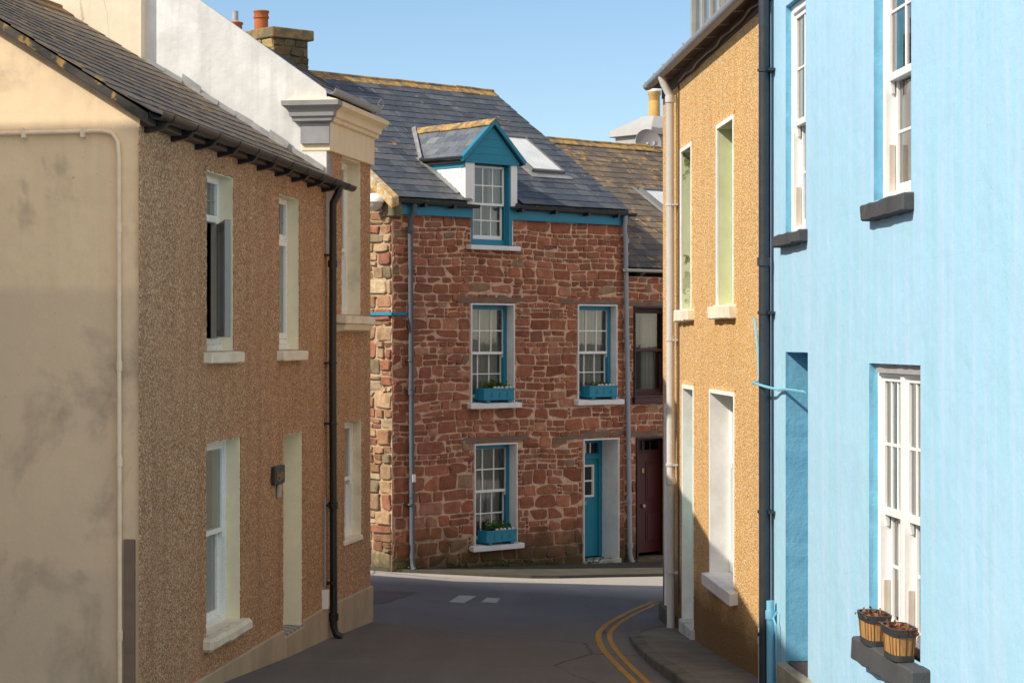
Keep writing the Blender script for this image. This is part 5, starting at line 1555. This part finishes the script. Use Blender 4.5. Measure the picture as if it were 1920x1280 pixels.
# ------------------------------------------------------------------ half-barrel planters on the blue house sill
def planter(u0, u1, lab, red):
    d0, d1, z0, z1 = -.155, .03, -2.245, -2.015
    F = H.sub('barrel_planter', (u0 + u1) / 2, -.06, z0, lab, 'planter', 'half-barrel planters on the grey sill')
    cu, cd = (u0 + u1) / 2, (d0 + d1) / 2
    n = 36
    def ring(s, z, off=0):
        out = []
        for k in range(n):
            t = 2 * math.pi * k / n; c, q = math.cos(t), math.sin(t)
            x = math.copysign(abs(c) ** .55, c); y = math.copysign(abs(q) ** .55, q)
            out.append((cu + x * ((u1 - u0) / 2 * s + off), cd + y * ((d1 - d0) / 2 * s + off), z))
        return out
    def band(za, zb, sa, sb, oa, ob, mat, name, stave=False, par=None):
        m = MB(); A_, B_ = ring(sa, za, oa), ring(sb, zb, ob)
        for k in range(n):
            if stave: m.col = (1, 1, 1) if (k // 2) % 2 else tuple([R.uniform(.75, 1.1)] * 3)
            j = (k + 1) % n
            m.face([A_[k], A_[j], B_[j], B_[k]])
            if stave and k % 2 == 0:
                m.col = (.18, .14, .1); p = Vector(A_[k]); q = Vector(B_[k]); nx = Vector((p.x - cu, p.y - cd, 0)).normalized() * .0025; tx = Vector((-nx.y, nx.x, 0)).normalized() * .003
                m.face([p + nx - tx, p + nx + tx, q + nx + tx, q + nx - tx])
        if not stave:
            C_, D_ = ring(sb, zb, ob - .014), ring(sa, za, oa - .014)
            for k in range(n):
                j = (k + 1) % n; m.face([B_[k], B_[j], C_[j], C_[k]]); m.face([C_[k], C_[j], D_[j], D_[k]]); m.face([A_[k], A_[j], D_[j], D_[k]])
        return m.build(name, mat, F, par, recalc=False, smooth=not stave)
    body = band(z0 + .02, z1 - .02, .84, .985, 0, 0, STAVES, 'staves', True)
    band(z0, z0 + .045, .83, .86, .005, .005, DARK_BAND, 'base_band'); band(z1 - .055, z1, .965, 1.0, .006, .01, DARK_BAND, 'rim')
    m = MB(); m.face(ring(.95, z1 - .045)); m.face(ring(.83, z0 + .004)); m.build('soil', SOIL, F, recalc=False)
    rr = random.Random(int(u0 * 100)); m = MB()
    foliage(m, (cu, cd, z1 - .042), (.28, .09, .036), 130, .045, rr, ((1, 1, 1), (1.4, .8, .6), (.6, .7, .6)) if red else ((1, 1.1, 1), (1.5, 1.4, 1.2), (.7, .7, .6)))
    for _ in range(5):
        x, y = cu + rr.uniform(-.15, .15), cd + rr.uniform(-.04, .04); t_ = MB(); t_.col = (1.8, 2.2, 2.2); t_.tube([(x, y, z1 - .05), (x + rr.uniform(-.02, .02), y + rr.uniform(-.01, .01), z1 + rr.uniform(.0, .05))], .006, 5); t_.build('twig', DRY, F)
    m.build('plant', DRY, F, recalc=False)


planter(4.20, 4.64, 'half-barrel planter of bare dry twigs, farther along the dark grey sill', False)
planter(4.93, 5.38, 'half-barrel planter of dead reddish leaves, nearer end of the dark grey sill', True)

# little weeds along the foot of the sandstone wall and on the cornice
mb = MB(); rw = random.Random(9)
for _ in range(20):
    t = rw.random(); u = 5.0 * t; x = -1.8726 + .7466 * u + .665 * .07; y = 33.29 + .6652 * u - .747 * .07
    foliage(mb, (x, y, g(x, y) + .05), (.08, .04, .05), 9, .05, rw, ((1, 1, 1), (1.3, 1.1, .8)))
tag(mb.build('weeds', LEAF, recalc=False), 'low green weeds sprouting along the foot of the sandstone wall', 'weeds', kind='stuff')

# ------------------------------------------------------------------ light, sky, camera
s = Vector((-1, -.54, .0)); EL = math.radians(38.5)
s = s.normalized() * math.cos(EL) + Vector((0, 0, math.sin(EL)))
L = bpy.data.lights.new('sun', 'SUN'); L.energy = 5.0; L.angle = math.radians(.53); L.color = (1.0, .90, .75)
lo = link(bpy.data.objects.new('sun', L)); lo.rotation_euler = (-s).to_track_quat('-Z', 'Y').to_euler(); lo.location = (-20, -6, 30)

W = bpy.data.worlds.new('World'); SC.world = W; W.use_nodes = True
nt = W.node_tree; nt.nodes.clear()
sky = nt.nodes.new('ShaderNodeTexSky'); sky.sky_type = 'NISHITA'; sky.sun_disc = False
sky.sun_elevation = EL; sky.sun_rotation = math.atan2(s.x, s.y); sky.air_density = 1.0; sky.dust_density = .1; sky.ozone_density = 4.0
bg = nt.nodes.new('ShaderNodeBackground'); bg.inputs['Strength'].default_value = .15
ow = nt.nodes.new('ShaderNodeOutputWorld')
# unseen bright cloud added behind the photographer to fill the shaded walls
tc = nt.nodes.new('ShaderNodeTexCoord'); sx = nt.nodes.new('ShaderNodeSeparateXYZ'); nt.links.new(tc.outputs['Generated'], sx.inputs[0])
mr = nt.nodes.new('ShaderNodeMapRange'); mr.interpolation_type = 'SMOOTHSTEP'; mr.inputs['From Min'].default_value = .05; mr.inputs['From Max'].default_value = -.45; nt.links.new(sx.outputs[1], mr.inputs['Value'])
cn = nt.nodes.new('ShaderNodeTexNoise'); cn.inputs['Scale'].default_value = 3.2; cn.inputs['Detail'].default_value = 7; nt.links.new(tc.outputs['Generated'], cn.inputs['Vector'])
cr = nt.nodes.new('ShaderNodeMapRange'); cr.inputs['From Min'].default_value = .38; cr.inputs['From Max'].default_value = .56; cr.inputs['To Min'].default_value = .35; nt.links.new(cn.outputs['Fac'], cr.inputs['Value'])
mu = nt.nodes.new('ShaderNodeMath'); mu.operation = 'MULTIPLY'; nt.links.new(mr.outputs[0], mu.inputs[0]); nt.links.new(cr.outputs[0], mu.inputs[1])
cm = nt.nodes.new('ShaderNodeMix'); cm.data_type = 'RGBA'; nt.links.new(mu.outputs[0], cm.inputs[0]); nt.links.new(sky.outputs[0], cm.inputs[6]); cm.inputs[7].default_value = (8.6, 7.7, 6.6, 1)
nt.links.new(cm.outputs[2], bg.inputs[0]); nt.links.new(bg.outputs[0], ow.inputs[0])

cam = bpy.data.cameras.new('camera'); cam.lens = 75; cam.sensor_width = 36; cam.clip_end = 4000; cam.clip_start = .1
co = link(bpy.data.objects.new('camera', cam)); co.location = (0, 0, EYE); co.rotation_euler = (math.radians(90), 0, 0)
SC.camera = co
SC.view_settings.view_transform = 'Standard'; SC.view_settings.look = 'None'; SC.view_settings.exposure = 0; SC.view_settings.gamma = 1
SC.cycles.max_bounces = 10; SC.cycles.diffuse_bounces = 5; SC.cycles.transparent_max_bounces = 16
